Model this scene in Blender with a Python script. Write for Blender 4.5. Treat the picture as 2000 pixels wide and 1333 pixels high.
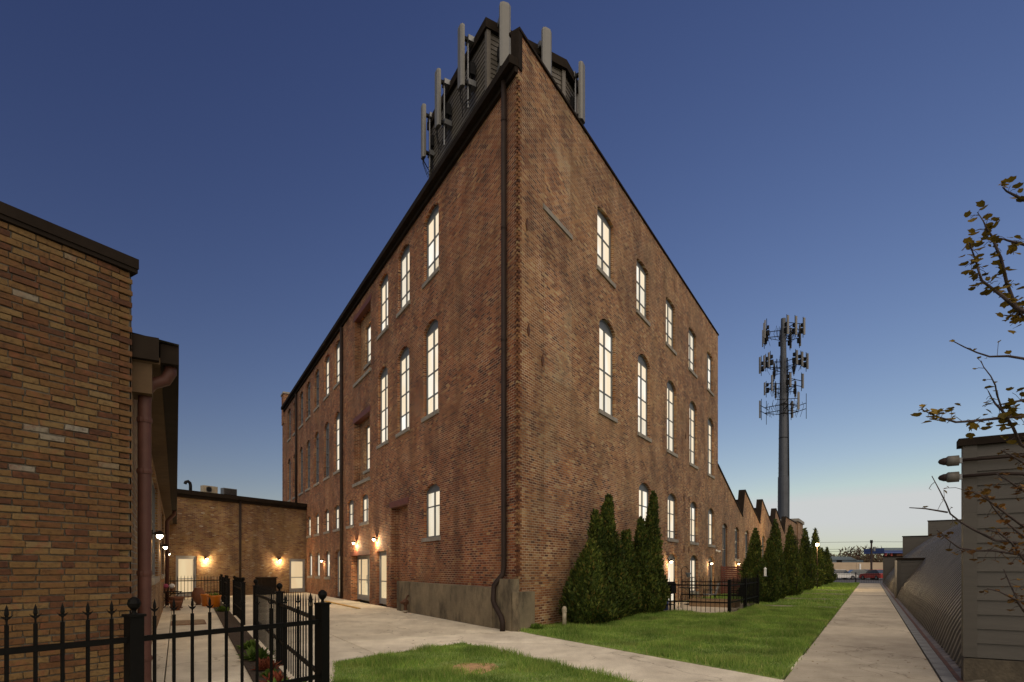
import bpy, bmesh, math, random
import numpy as np
from mathutils import Matrix, Vector, noise
random.seed(7); RNG = np.random.default_rng(7)
for o in list(bpy.data.objects): bpy.data.objects.remove(o)
SC = bpy.context.scene; COL = SC.collection
R = math.radians

# ------------------------------------------------------------------ camera
cam = bpy.data.cameras.new('camera'); cam_o = bpy.data.objects.new('camera', cam); COL.objects.link(cam_o)
cam_o.location = (0, 0, 1.55); cam_o.rotation_euler = (R(90), 0, 0)
cam.sensor_width = 36; cam.lens = 20.16; cam.shift_y = 0.22275
cam.clip_start = 0.05; cam.clip_end = 3000
SC.camera = cam_o
# ------------------------------------------------------------------ sky, sun, exposure
SUN_AZ = 40.0            # degrees right of the view axis: where the sun went down
w = bpy.data.worlds.new('World'); SC.world = w; w.use_nodes = True
wn, wl = w.node_tree.nodes, w.node_tree.links
bg = wn['Background']
sky = wn.new('ShaderNodeTexSky'); sky.sky_type = 'NISHITA'; sky.sun_disc = False
sky.sun_elevation = R(11.0); sky.sun_rotation = R(SUN_AZ)
sky.air_density = 1.0; sky.dust_density = 0.0; sky.ozone_density = 1.0
sep = wn.new('ShaderNodeSeparateColor'); com = wn.new('ShaderNodeCombineColor'); wl.new(sky.outputs[0], sep.inputs[0])
for i, (gain, power) in enumerate(((.955, 1.37), (.80, 1.36), (1.40, 1.11))):   # dusk development: steeper, bluer tones
    pw = wn.new('ShaderNodeMath'); pw.operation = 'POWER'; pw.inputs[1].default_value = power; wl.new(sep.outputs[i], pw.inputs[0])
    ml = wn.new('ShaderNodeMath'); ml.operation = 'MULTIPLY'; ml.inputs[1].default_value = gain; wl.new(pw.outputs[0], ml.inputs[0]); mn_ = wn.new('ShaderNodeMath'); mn_.operation = 'MINIMUM'; mn_.inputs[1].default_value = (11.9, 12.3, 12.3)[i]; wl.new(ml.outputs[0], mn_.inputs[0]); wl.new(mn_.outputs[0], com.inputs[i])
wl.new(com.outputs[0], bg.inputs['Color'])
bg.inputs['Strength'].default_value = 0.05
sun = bpy.data.lights.new('sun', 'SUN'); sun_o = bpy.data.objects.new('sun', sun); COL.objects.link(sun_o)
sun.energy = 3.1; sun.angle = R(110); sun.color = (1.0, 0.84, 0.64)
sun_o.rotation_euler = (R(48), 0, R(18))
SC.view_settings.view_transform = 'Standard'; SC.view_settings.look = 'None'
SC.view_settings.exposure = 0.0; SC.view_settings.gamma = 1.0
SC.render.engine = 'CYCLES'
SC.cycles.max_bounces = 5; SC.cycles.diffuse_bounces = 3; SC.cycles.glossy_bounces = 2

# ------------------------------------------------------------------ frames of the place
dR = Vector((0.53054, 0.84766, 0)); dL = Vector((-0.50540, 0.86288, 0))
C0 = Vector((0.155, 14.47, 0))                       # sharp corner of the mill
def frame(o, x):
    x = Vector((x[0], x[1], 0)).normalized(); y = Vector((-x.y, x.x, 0))
    m = Matrix.Identity(4)
    m.col[0][:3] = x; m.col[1][:3] = y; m.col[3][:3] = Vector((o[0], o[1], o[2] if len(o) > 2 else 0))
    return m
FP = frame((0, 0), dR)                               # along the garden path: x = along, -y = to the right
FR = frame(C0, dR)                                   # mill, garden side: y runs into the wall
FL = frame(C0, -dL)                                  # mill, courtyard side: x = -s
K0 = Vector((-4.277, 6.43, 0))
FK = frame(K0, dR); FKR = frame(K0, dL)              # near brick building: street face, courtyard face
B0 = C0 + dL * 27.3
FB = frame(B0, dR)                                   # wall across the end of the courtyard

# ------------------------------------------------------------------ mesh helpers
class MB:
    def __init__(s): s.v = []; s.f = []; s.m = []
    def add(s, vs, fs, mi=0):
        n = len(s.v); s.v += [tuple(p) for p in vs]
        s.f += [tuple(i + n for i in q) for q in fs]; s.m += [mi] * len(fs); return s
    def quad(s, a, b, c, d, mi=0): return s.add([a, b, c, d], [(0, 1, 2, 3)], mi)
    def poly(s, pts, mi=0): return s.add(pts, [tuple(range(len(pts)))], mi)
    def box(s, x0, x1, y0, y1, z0, z1, mi=0):
        vs = [(x, y, z) for z in (z0, z1) for y in (y0, y1) for x in (x0, x1)]
        return s.add(vs, [(0, 2, 3, 1), (4, 5, 7, 6), (0, 1, 5, 4), (2, 6, 7, 3), (0, 4, 6, 2), (1, 3, 7, 5)], mi)
    def prism(s, pts, z0, z1, mi=0):
        n = len(pts); vs = [(p[0], p[1], z0) for p in pts] + [(p[0], p[1], z1) for p in pts]
        a = sum(pts[i][0] * pts[(i + 1) % n][1] - pts[(i + 1) % n][0] * pts[i][1] for i in range(n))
        if a < 0: vs = vs[:n][::-1] + vs[n:][::-1]
        return s.add(vs, [tuple(range(n))[::-1], tuple(range(n, 2 * n))] + [(i, (i + 1) % n, n + (i + 1) % n, n + i) for i in range(n)], mi)
    def extr(s, pts, y0, y1, mi=0):                  # polygon in x,z pulled along y
        n = len(pts); a = sum(pts[i][0] * pts[(i + 1) % n][1] - pts[(i + 1) % n][0] * pts[i][1] for i in range(n))
        if a < 0: pts = pts[::-1]
        vs = [(p[0], y0, p[1]) for p in pts] + [(p[0], y1, p[1]) for p in pts]
        return s.add(vs, [tuple(range(n)), tuple(range(n, 2 * n))[::-1]] + [((i + 1) % n, i, n + i, n + (i + 1) % n) for i in range(n)], mi)
    def tube(s, pts, r, n=8, cap=True, mi=0):
        pts = [Vector(p) for p in pts]; rs = r if isinstance(r, (list, tuple)) else [r] * len(pts)
        vs = []; up = None
        for i, p in enumerate(pts):
            t = (pts[min(i + 1, len(pts) - 1)] - pts[max(i - 1, 0)]).normalized()
            if up is None: up = Vector((0, 0, 1)) if abs(t.z) < 0.9 else Vector((1, 0, 0))
            a = t.cross(up)
            if a.length < 1e-4: a = t.cross(Vector((0, 1, 0)))
            a.normalize(); b = a.cross(t); up = b
            for k in range(n):
                q = 2 * math.pi * k / n; vs.append(p + (a * math.cos(q) + b * math.sin(q)) * rs[i])
        fs = [(i * n + k, i * n + (k + 1) % n, (i + 1) * n + (k + 1) % n, (i + 1) * n + k) for i in range(len(pts) - 1) for k in range(n)]
        if cap: fs += [tuple(range(n))[::-1], tuple(range((len(pts) - 1) * n, len(pts) * n))]
        return s.add(vs, fs, mi)
    def lathe(s, prof, n=12, c=(0, 0, 0), mi=0):
        vs = [(c[0] + r * math.cos(2 * math.pi * k / n), c[1] + r * math.sin(2 * math.pi * k / n), c[2] + z) for r, z in prof for k in range(n)]
        fs = [(i * n + k, i * n + (k + 1) % n, (i + 1) * n + (k + 1) % n, (i + 1) * n + k) for i in range(len(prof) - 1) for k in range(n)]
        return s.add(vs, fs + [tuple(range(n))[::-1], tuple(range((len(prof) - 1) * n, len(prof) * n))], mi)
    def mesh(s, name, mats, smooth=False):
        me = bpy.data.meshes.new(name); me.from_pydata(s.v, [], s.f)
        for m in (mats if isinstance(mats, (list, tuple)) else [mats]): me.materials.append(m)
        if any(s.m): me.polygons.foreach_set('material_index', s.m)
        if smooth: me.polygons.foreach_set('use_smooth', [True] * len(s.f))
        me.update(); return me
    def build(s, name, mats, parent=None, mw=None, smooth=False):
        return link(name, s.mesh(name, mats, smooth), parent, mw)
def link(name, data, parent=None, mw=None):
    o = bpy.data.objects.new(name, data); COL.objects.link(o)
    mw = mw if mw is not None else Matrix.Identity(4)
    if parent is not None:
        o.parent = parent; o.matrix_local = WM[parent.name].inverted() @ mw
    else: o.matrix_local = mw
    WM[o.name] = mw.copy(); return o
WM = {}
def tag(o, label, cat, group=None):
    o['label'] = label; o['category'] = cat
    if group: o['group'] = group
    return o
def thing(name, label, cat, mw=None, group=None): return tag(link(name, None, None, mw), label, cat, group)
def struct(o, kind='structure', label=None, cat=None):
    o['kind'] = kind
    if label: o['label'] = label
    if cat: o['category'] = cat
    return o
def T(x, y, z=0): return Matrix.Translation((x, y, z))
def RZ(a): return Matrix.Rotation(R(a), 4, 'Z')

# ------------------------------------------------------------------ materials
def mat(name): 
    m = bpy.data.materials.new(name); m.use_nodes = True
    return m, m.node_tree.nodes, m.node_tree.links, m.node_tree.nodes['Principled BSDF']
def nd(n, t, **kw):
    x = n.new(t)
    for k, v in kw.items():
        if k in x.inputs.keys(): x.inputs[k].default_value = v
        else: setattr(x, k, v)
    return x
def ramp(n, stops):
    r = n.new('ShaderNodeValToRGB'); e = r.color_ramp.elements
    while len(e) < len(stops): e.new(0.5)
    for i, (p, c) in enumerate(stops): e[i].position = p; e[i].color = (*c, 1)
    return r
def mixc(n, l, fac, a, b, mode='MIX'):
    x = n.new('ShaderNodeMix'); x.data_type = 'RGBA'; x.blend_type = mode
    for sock, v in ((x.inputs[0], fac), (x.inputs[6], a), (x.inputs[7], b)):
        if isinstance(v, (int, float)): sock.default_value = v
        elif isinstance(v, tuple): sock.default_value = (*v, 1)
        else: l.new(v, sock)
    return x.outputs[2]
def plain(name, col, rough=0.6, metal=0.0, var=0.25, scale=6.0, bump=0.0, col2=None, stretch=None):
    m, n, l, b = mat(name)
    tc = n.new('ShaderNodeTexCoord'); v = tc.outputs['Object']
    if stretch:
        mp = nd(n, 'ShaderNodeMapping'); mp.inputs['Scale'].default_value = stretch; l.new(v, mp.inputs[0]); v = mp.outputs[0]
    nz = nd(n, 'ShaderNodeTexNoise', Scale=scale, Detail=6.0, Roughness=0.62); l.new(v, nz.inputs['Vector'])
    c2 = col2 or tuple(c * (1 - var) for c in col); c1 = tuple(min(1, c * (1 + var * 0.6)) for c in col)
    rp = ramp(n, [(0.32, c2), (0.68, c1)]); l.new(nz.outputs[0], rp.inputs[0]); l.new(rp.outputs[0], b.inputs['Base Color'])
    b.inputs['Roughness'].default_value = rough; b.inputs['Metallic'].default_value = metal
    if bump:
        n2 = nd(n, 'ShaderNodeTexNoise', Scale=scale * 6, Detail=4.0); l.new(v, n2.inputs['Vector'])
        bp = nd(n, 'ShaderNodeBump', Strength=bump, Distance=0.02); l.new(n2.outputs[0], bp.inputs['Height']); l.new(bp.outputs[0], b.inputs['Normal'])
    return m
def emit(name, col, s):
    m, n, l, b = mat(name); b.inputs['Base Color'].default_value = (*col, 1)
    b.inputs['Emission Color'].default_value = (*col, 1); b.inputs['Emission Strength'].default_value = s; return m
def brickwall(name, stops, mortar, patch, patch_amt, stain=0.5, bw=0.213, rh=0.0677):
    m, n, l, b = mat(name)
    tc = n.new('ShaderNodeTexCoord'); sp = n.new('ShaderNodeSeparateXYZ'); l.new(tc.outputs['Object'], sp.inputs[0])
    ad = nd(n, 'ShaderNodeMath', operation='ADD'); l.new(sp.outputs[0], ad.inputs[0]); l.new(sp.outputs[1], ad.inputs[1])
    cb = n.new('ShaderNodeCombineXYZ'); l.new(ad.outputs[0], cb.inputs[0]); l.new(sp.outputs[2], cb.inputs[1])
    wob = nd(n, 'ShaderNodeTexNoise', Scale=2.2, Detail=2.0); l.new(tc.outputs['Object'], wob.inputs['Vector'])
    wv = nd(n, 'ShaderNodeVectorMath', operation='SCALE'); wv.inputs['Scale'].default_value = 0.016
    l.new(wob.outputs['Color'], wv.inputs[0])
    va = nd(n, 'ShaderNodeVectorMath', operation='ADD'); l.new(cb.outputs[0], va.inputs[0]); l.new(wv.outputs[0], va.inputs[1])
    br = nd(n, 'ShaderNodeTexBrick', Scale=1.0); br.offset = 0.5
    br.inputs['Color1'].default_value = (0, 0, 0, 1); br.inputs['Color2'].default_value = (1, 1, 1, 1); br.inputs['Mortar'].default_value = (.5, .5, .5, 1)
    br.inputs['Mortar Size'].default_value = 0.0085; br.inputs['Mortar Smooth'].default_value = 0.25
    br.inputs['Brick Width'].default_value = bw; br.inputs['Row Height'].default_value = rh
    l.new(va.outputs[0], br.inputs['Vector'])
    rp = ramp(n, stops); l.new(br.outputs['Color'], rp.inputs[0])
    # wide areas rebuilt in other brick
    pn = nd(n, 'ShaderNodeTexNoise', Scale=0.42, Detail=5.0, Roughness=0.6, Distortion=0.4); l.new(tc.outputs['Object'], pn.inputs['Vector'])
    pr = ramp(n, [(0.46, (0, 0, 0)), (0.62, (1, 1, 1))]); l.new(pn.outputs[0], pr.inputs[0])
    pm = nd(n, 'ShaderNodeMath', operation='MULTIPLY'); pm.inputs[1].default_value = patch_amt; l.new(pr.outputs[0], pm.inputs[0])
    c = mixc(n, l, pm.outputs[0], rp.outputs[0], patch)
    gn = nd(n, 'ShaderNodeTexNoise', Scale=0.23, Detail=4.0, Roughness=0.7); mpg = nd(n, 'ShaderNodeMapping'); mpg.inputs['Location'].default_value = (31, 7, 13); l.new(tc.outputs['Object'], mpg.inputs[0]); l.new(mpg.outputs[0], gn.inputs['Vector'])
    gr = ramp(n, [(0.36, (.62, .50, .44)), (0.5, (1, 1, 1)), (0.64, (1.22, 1.26, 1.28))]); l.new(gn.outputs[0], gr.inputs[0]); c = mixc(n, l, .85, c, gr.outputs[0], 'MULTIPLY')
    fn = nd(n, 'ShaderNodeTexNoise', Scale=38.0, Detail=3.0); l.new(tc.outputs['Object'], fn.inputs['Vector'])
    fr = ramp(n, [(0.3, (.62, .6, .58)), (0.7, (1.25, 1.22, 1.2))]); l.new(fn.outputs[0], fr.inputs[0])
    c = mixc(n, l, 1.0, c, fr.outputs[0], 'MULTIPLY')
    mn = nd(n, 'ShaderNodeTexNoise', Scale=1.3, Detail=4.0); l.new(tc.outputs['Object'], mn.inputs['Vector'])
    mr = ramp(n, [(0.35, tuple(q * .5 for q in mortar)), (0.55, mortar), (0.7, tuple(q * 1.35 for q in mortar))]); l.new(mn.outputs[0], mr.inputs[0])
    c = mixc(n, l, br.outputs['Fac'], c, mr.outputs[0])
    # white lime bloom, and soot
    bn = nd(n, 'ShaderNodeTexNoise', Scale=11.0, Detail=5.0, Roughness=0.75); l.new(tc.outputs['Object'], bn.inputs['Vector'])
    bm = nd(n, 'ShaderNodeMath', operation='MULTIPLY'); l.new(bn.outputs[0], bm.inputs[0])
    bp2 = ramp(n, [(0.5, (.78, .78, .78)), (0.75, (1.12, 1.12, 1.12))]); l.new(mn.outputs[0], bp2.inputs[0]); l.new(bp2.outputs[0], bm.inputs[1])
    b3 = ramp(n, [(0.58, (0, 0, 0)), (0.68, (.75, .75, .75))]); l.new(bm.outputs[0], b3.inputs[0])
    c = mixc(n, l, b3.outputs[0], c, (.42, .38, .33))
    mp = nd(n, 'ShaderNodeMapping'); mp.inputs['Scale'].default_value = (0.9, 0.9, 0.22); l.new(tc.outputs['Object'], mp.inputs[0])
    sn = nd(n, 'ShaderNodeTexNoise', Scale=1.4, Detail=6.0, Roughness=0.6); l.new(mp.outputs[0], sn.inputs['Vector'])
    sr = ramp(n, [(0.36, (1 - stain,) * 3), (0.56, (1.05, 1.05, 1.05))]); l.new(sn.outputs[0], sr.inputs[0])
    c = mixc(n, l, 1.0, c, sr.outputs[0], 'MULTIPLY')
    l.new(c, b.inputs['Base Color']); b.inputs['Roughness'].default_value = 0.9
    iv = nd(n, 'ShaderNodeMath', operation='SUBTRACT'); iv.inputs[0].default_value = 1.0; l.new(br.outputs['Fac'], iv.inputs[1])
    a2 = nd(n, 'ShaderNodeMath', operation='MULTIPLY_ADD'); l.new(fn.outputs[0], a2.inputs[0]); a2.inputs[1].default_value = 0.5; l.new(iv.outputs[0], a2.inputs[2])
    bp = nd(n, 'ShaderNodeBump', Strength=0.9, Distance=0.012); l.new(a2.outputs[0], bp.inputs['Height']); l.new(bp.outputs[0], b.inputs['Normal'])
    return m
RED = [(0.0, (.06, .016, .008)), (0.25, (.17, .045, .016)), (0.6, (.27, .080, .025)), (0.88, (.32, .115, .038)), (1.0, (.42, .25, .10))]
TAN = [(0.0, (.075, .024, .010)), (0.25, (.185, .064, .022)), (0.6, (.285, .116, .038)), (0.85, (.345, .168, .060)), (1.0, (.42, .29, .14))]
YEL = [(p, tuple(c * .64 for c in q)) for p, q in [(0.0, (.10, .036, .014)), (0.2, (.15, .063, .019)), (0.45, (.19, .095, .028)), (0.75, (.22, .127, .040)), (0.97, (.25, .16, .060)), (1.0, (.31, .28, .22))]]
BK_L = brickwall('brick_courtyard', RED, (.42, .30, .19), (.29, .125, .042), 0.45, stain=0.3)
BK_R = brickwall('brick_garden', TAN, (.44, .335, .215), (.34, .20, .085), 0.45, stain=0.3)
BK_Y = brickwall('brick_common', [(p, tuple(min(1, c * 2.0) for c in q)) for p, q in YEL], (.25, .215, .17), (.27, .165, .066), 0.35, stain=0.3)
def brickpiece(name, island, stops=None):
    m, n, l, b = mat(name)
    src = n.new('ShaderNodeNewGeometry').outputs['Random Per Island'] if island else n.new('ShaderNodeObjectInfo').outputs['Random']
    rp = ramp(n, stops or YEL); l.new(src, rp.inputs[0])
    tc = n.new('ShaderNodeTexCoord'); ge = n.new('ShaderNodeNewGeometry')
    nz = nd(n, 'ShaderNodeTexNoise', Scale=26.0, Detail=6.0, Roughness=0.7); l.new(ge.outputs['Position'], nz.inputs['Vector'])
    r2 = ramp(n, [(0.28, (.42, .32, .26)), (0.5, (1, 1, 1)), (0.75, (1.2, 1.15, 1.05))]); l.new(nz.outputs[0], r2.inputs[0])
    c = mixc(n, l, 1.0, rp.outputs[0], r2.outputs[0], 'MULTIPLY')
    n3 = nd(n, 'ShaderNodeTexNoise', Scale=9.0, Detail=3.0); l.new(ge.outputs['Position'], n3.inputs['Vector'])
    r3 = ramp(n, [(0.55, (0, 0, 0)), (0.72, (.6, .6, .6))]); l.new(n3.outputs[0], r3.inputs[0])
    c = mixc(n, l, r3.outputs[0], c, (.17, .06, .025))
    l.new(c, b.inputs['Base Color']); b.inputs['Roughness'].default_value = 0.92
    bp = nd(n, 'ShaderNodeBump', Strength=0.8, Distance=0.006); l.new(nz.outputs[0], bp.inputs['Height']); l.new(bp.outputs[0], b.inputs['Normal'])
    return m
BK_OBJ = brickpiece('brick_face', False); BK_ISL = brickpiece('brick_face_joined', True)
M_MORTAR = plain('mortar', (.10, .088, .066), .95, var=.35, scale=9, bump=.6)
def concrete(name, col):
    m, n, l, b = mat(name); ge = n.new('ShaderNodeNewGeometry'); oi = n.new('ShaderNodeObjectInfo')
    def nz(sc, det, lo, hi, p0=.3, p1=.7, dist=0.0):
        x = nd(n, 'ShaderNodeTexNoise', Scale=sc, Detail=det, Roughness=.65, Distortion=dist); l.new(ge.outputs['Position'], x.inputs['Vector'])
        r = ramp(n, [(p0, lo), (p1, hi)]); l.new(x.outputs[0], r.inputs[0]); return r.outputs[0]
    c = mixc(n, l, 1.0, col, nz(.32, 6.0, (.70, .68, .66), (1.10, 1.09, 1.06), .34, .62), 'MULTIPLY')
    c = mixc(n, l, 1.0, c, nz(2.6, 6.0, (.84, .82, .79), (1.08, 1.08, 1.08)), 'MULTIPLY')
    c = mixc(n, l, 1.0, c, nz(70.0, 2.0, (.82, .82, .82), (1.12, 1.12, 1.12)), 'MULTIPLY')
    c = mixc(n, l, 1.0, c, nz(1.1, 7.0, (.62, .57, .52), (1, 1, 1), .27, .36, 1.2), 'MULTIPLY')
    vr = nd(n, 'ShaderNodeTexVoronoi', Scale=.33, feature='DISTANCE_TO_EDGE'); wb = nd(n, 'ShaderNodeTexNoise', Scale=1.4, Detail=5.0); l.new(ge.outputs['Position'], wb.inputs['Vector'])
    ws = nd(n, 'ShaderNodeVectorMath', operation='ADD'); l.new(ge.outputs['Position'], ws.inputs[0]); l.new(wb.outputs['Color'], ws.inputs[1]); l.new(ws.outputs[0], vr.inputs['Vector'])
    cr = ramp(n, [(0.0, (.55, .52, .48)), (.006, (1, 1, 1))]); l.new(vr.outputs[0], cr.inputs[0]); c = mixc(n, l, 1.0, c, cr.outputs[0], 'MULTIPLY')
    rr = ramp(n, [(0, (.9, .9, .9)), (1, (1.06, 1.06, 1.06))]); l.new(oi.outputs['Random'], rr.inputs[0]); c = mixc(n, l, 1.0, c, rr.outputs[0], 'MULTIPLY')
    l.new(c, b.inputs['Base Color']); b.inputs['Roughness'].default_value = .88
    f2 = nd(n, 'ShaderNodeTexNoise', Scale=45.0, Detail=4.0); l.new(ge.outputs['Position'], f2.inputs['Vector']); bp = nd(n, 'ShaderNodeBump', Strength=.2, Distance=.01); l.new(f2.outputs[0], bp.inputs['Height']); l.new(bp.outputs[0], b.inputs['Normal'])
    return m
M_CONC = concrete('concrete_paving', (.52, .465, .36)); M_CONCY = concrete('courtyard_concrete', (.76, .70, .565))
m, n, l, b = mat('concrete_weathered'); tc = n.new('ShaderNodeTexCoord')
def ns_(scale, sc3, lo, hi, p0, p1):
    mp = nd(n, 'ShaderNodeMapping'); mp.inputs['Scale'].default_value = sc3; l.new(tc.outputs['Object'], mp.inputs[0])
    x = nd(n, 'ShaderNodeTexNoise', Scale=scale, Detail=7.0, Roughness=.68); l.new(mp.outputs[0], x.inputs['Vector']); r = ramp(n, [(p0, lo), (p1, hi)]); l.new(x.outputs[0], r.inputs[0]); return r.outputs[0]
c = mixc(n, l, 1.0, (.215, .175, .115), ns_(1.3, (1, 1, 1), (.6, .6, .58), (1.25, 1.22, 1.15), .3, .7), 'MULTIPLY')
c = mixc(n, l, 1.0, c, ns_(1.5, (1.3, 1.3, .5), (.33, .33, .33), (1, 1, 1), .34, .52), 'MULTIPLY')
c = mixc(n, l, 1.0, c, ns_(40, (1, 1, 1), (.75, .75, .75), (1.2, 1.2, 1.2), .3, .7), 'MULTIPLY')
l.new(c, b.inputs['Base Color']); b.inputs['Roughness'].default_value = .92; M_OLDC = m
M_STONE = plain('stone_sill', (.26, .235, .195), .85, var=.3, scale=5, bump=.2)
M_GREY = plain('window_frame_paint', (.115, .125, .13), .5, var=.12)
M_DOORF = plain('door_frame_paint', (.22, .225, .235), .45, var=.1)
M_BRONZE = plain('bronze_metal_trim', (.020, .0145, .0105), .45, .35, var=.3, scale=3)
M_PIPE = plain('brown_downpipe_paint', (.085, .036, .026), .42, var=.22, scale=4)
M_PIPED = plain('dark_downpipe_paint', (.030, .020, .016), .45, var=.25, scale=4)
M_SOFFIT = plain('soffit_board', (.10, .066, .038), .6, var=.2, scale=3)
for m_ in (M_SOFFIT, M_BRONZE):
    q_ = m_.node_tree.nodes['Principled BSDF']; q_.inputs['Specular IOR Level'].default_value = .08; q_.inputs['Roughness'].default_value = .85; q_.inputs['Metallic'].default_value = 0
M_STEEL = plain('red_oxide_lintel', (.13, .036, .022), .6, var=.3, scale=5)
M_BLACK = plain('fence_black_paint', (.0035, .0033, .0026), .55, var=.3, scale=20)
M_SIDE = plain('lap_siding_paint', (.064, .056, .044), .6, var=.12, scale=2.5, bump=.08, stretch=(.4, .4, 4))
M_PENT = plain('penthouse_siding_paint', (.105, .092, .075), .6, var=.15, scale=2)
M_VAULT = plain('corrugated_steel', (.092, .081, .066), .55, .25, var=.35, scale=1.6, bump=.1)
n, l = M_VAULT.node_tree.nodes, M_VAULT.node_tree.links
tc_ = n.new('ShaderNodeTexCoord'); mp_ = nd(n, 'ShaderNodeMapping'); mp_.inputs['Rotation'].default_value = (R(55), 0, 0); l.new(tc_.outputs['Object'], mp_.inputs[0])
wv_ = nd(n, 'ShaderNodeTexWave', Scale=2.4, Distortion=0.0); wv_.bands_direction = 'Z'; l.new(mp_.outputs[0], wv_.inputs['Vector'])
bp_ = nd(n, 'ShaderNodeBump', Strength=0.4, Distance=0.02); l.new(wv_.outputs[0], bp_.inputs['Height']); l.new(bp_.outputs[0], n['Principled BSDF'].inputs['Normal'])
M_FOOT = plain('galvanised_foot', (.16, .135, .105), .6, .2, var=.45, scale=5)
M_KERB = plain('drain_block', (.17, .17, .165), .85, var=.3, scale=3, bump=.2)
M_RUST = plain('rusty_angle', (.10, .04, .018), .8, var=.5, scale=8)
M_ANT = plain('antenna_shell', (.15, .147, .135), .5, var=.08)
M_ANTD = plain('tower_antenna_shell', (.14, .135, .125), .5, var=.1)
M_CABLE = plain('black_cable', (.012, .012, .013), .5)
M_GALV = plain('galvanised_pipe', (.20, .205, .21), .45, .6, var=.2)
M_MAST = plain('mast_steel', (.06, .066, .078), .5, .4, var=.2, scale=1.2)
M_ROOF = plain('roof_membrane', (.07, .066, .06), .9)
M_BARK = plain('bark', (.042, .028, .024), .85, var=.35, scale=12, bump=.4)
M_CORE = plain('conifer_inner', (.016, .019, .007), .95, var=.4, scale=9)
M_SOIL = plain('soil', (.055, .036, .022), .95, var=.5, scale=12, bump=.8)
M_ORANGE = plain('orange_glaze', (.62, .19, .012), .35, var=.12)
M_REDWOOD = plain('red_stained_wood', (.125, .030, .017), .6, var=.3, scale=4, stretch=(.5, .5, 5))
M_WOOD = plain('tan_timber', (.26, .165, .085), .7, var=.3, scale=4, stretch=(.5, 5, 5))
M_WHITE = plain('white_paint', (.68, .68, .66), .5, var=.1)
M_BLUE = plain('blue_paint', (.022, .055, .21), .4, var=.15)
M_REDP = plain('red_paint', (.34, .028, .02), .4, var=.15)
M_TERRA = plain('terracotta', (.17, .065, .03), .75, var=.25)
M_PINK = plain('magenta_cloth', (.36, .06, .12), .8)
M_YELLOW = plain('yellow_kerb_paint', (.50, .30, .06), .7, var=.3, scale=6)
M_TANW = plain('tan_block', (.44, .34, .235), .85, var=.12, scale=.7)
M_ROOFG = plain('blue_grey_roof', (.12, .16, .19), .6)
M_GRD = plain('earth', (.11, .10, .075), .95, var=.3, scale=.3)
M_ASPH = plain('asphalt', (.075, .072, .07), .9, var=.25, scale=2)
M_TYRE = plain('tyre_rubber', (.012, .012, .012), .8)
M_CREAM = plain('cream_cast', (.35, .30, .22), .7)
M_PLINTH = plain('hut_plinth_concrete', (.085, .068, .045), .92, var=.5, scale=4, bump=.5)
M_COLLAR = plain('conduit_collar', (.085, .078, .065), .6)
for m_, sp_, ro_ in ((M_BLACK, .12, .6), (M_PIPED, .15, .6), (M_PIPE, .25, .55), (M_CABLE, .15, .7)):
    q_ = m_.node_tree.nodes['Principled BSDF']; q_.inputs['Specular IOR Level'].default_value = sp_; q_.inputs['Roughness'].default_value = ro_
def glass(name, col, col2, s, tex=True):
    m, n, l, b = mat(name); b.inputs['Base Color'].default_value = (.03, .03, .03, 1); b.inputs['Roughness'].default_value = .06
    oi = n.new('ShaderNodeObjectInfo'); tc = n.new('ShaderNodeTexCoord')
    mp = nd(n, 'ShaderNodeMapping'); mp.inputs['Scale'].default_value = (1.1, 1.1, .35); l.new(tc.outputs['Object'], mp.inputs[0]); l.new(oi.outputs['Location'], mp.inputs['Location'])
    nz = nd(n, 'ShaderNodeTexNoise', Scale=1.6, Detail=2.0); l.new(mp.outputs[0], nz.inputs['Vector'])
    ad = nd(n, 'ShaderNodeMath', operation='MULTIPLY_ADD'); l.new(oi.outputs['Random'], ad.inputs[0]); ad.inputs[1].default_value = .42; l.new(nz.outputs[0], ad.inputs[2])
    rp = ramp(n, [(0.42, col), (0.72, col2)]); l.new(ad.outputs[0], rp.inputs[0])
    wv = nd(n, 'ShaderNodeTexWave', Scale=5.0, Distortion=.5); l.new(tc.outputs['Object'], wv.inputs['Vector'])
    wr = ramp(n, [(0, (.9, .89, .87)), (1, (1, 1, 1))]); l.new(wv.outputs[0], wr.inputs[0])
    c = mixc(n, l, 1.0, rp.outputs[0], wr.outputs[0], 'MULTIPLY')
    l.new(c, b.inputs['Emission Color']); b.inputs['Emission Strength'].default_value = s; return m
G_LIT = glass('lit_window_glass', (1.0, .975, .90), (.92, .76, .54), 1.1)
G_BLIND = glass('lit_window_blind', (.80, .64, .42), (.98, .88, .70), 0.92)
G_DOOR = glass('lit_door_glass', (1.0, .80, .47), (.95, .70, .40), 0.80)
m, n, l, b = mat('unlit_window_glass'); b.inputs['Base Color'].default_value = (.06, .075, .10, 1); b.inputs['Roughness'].default_value = .08; b.inputs['Specular IOR Level'].default_value = .9; G_DARK = m
M_BULB = emit('lamp_bulb', (1.0, .82, .54), 22.0)
M_FLOOD = emit('flood_lamp_lens', (1.0, .78, .45), 60.0)
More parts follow.
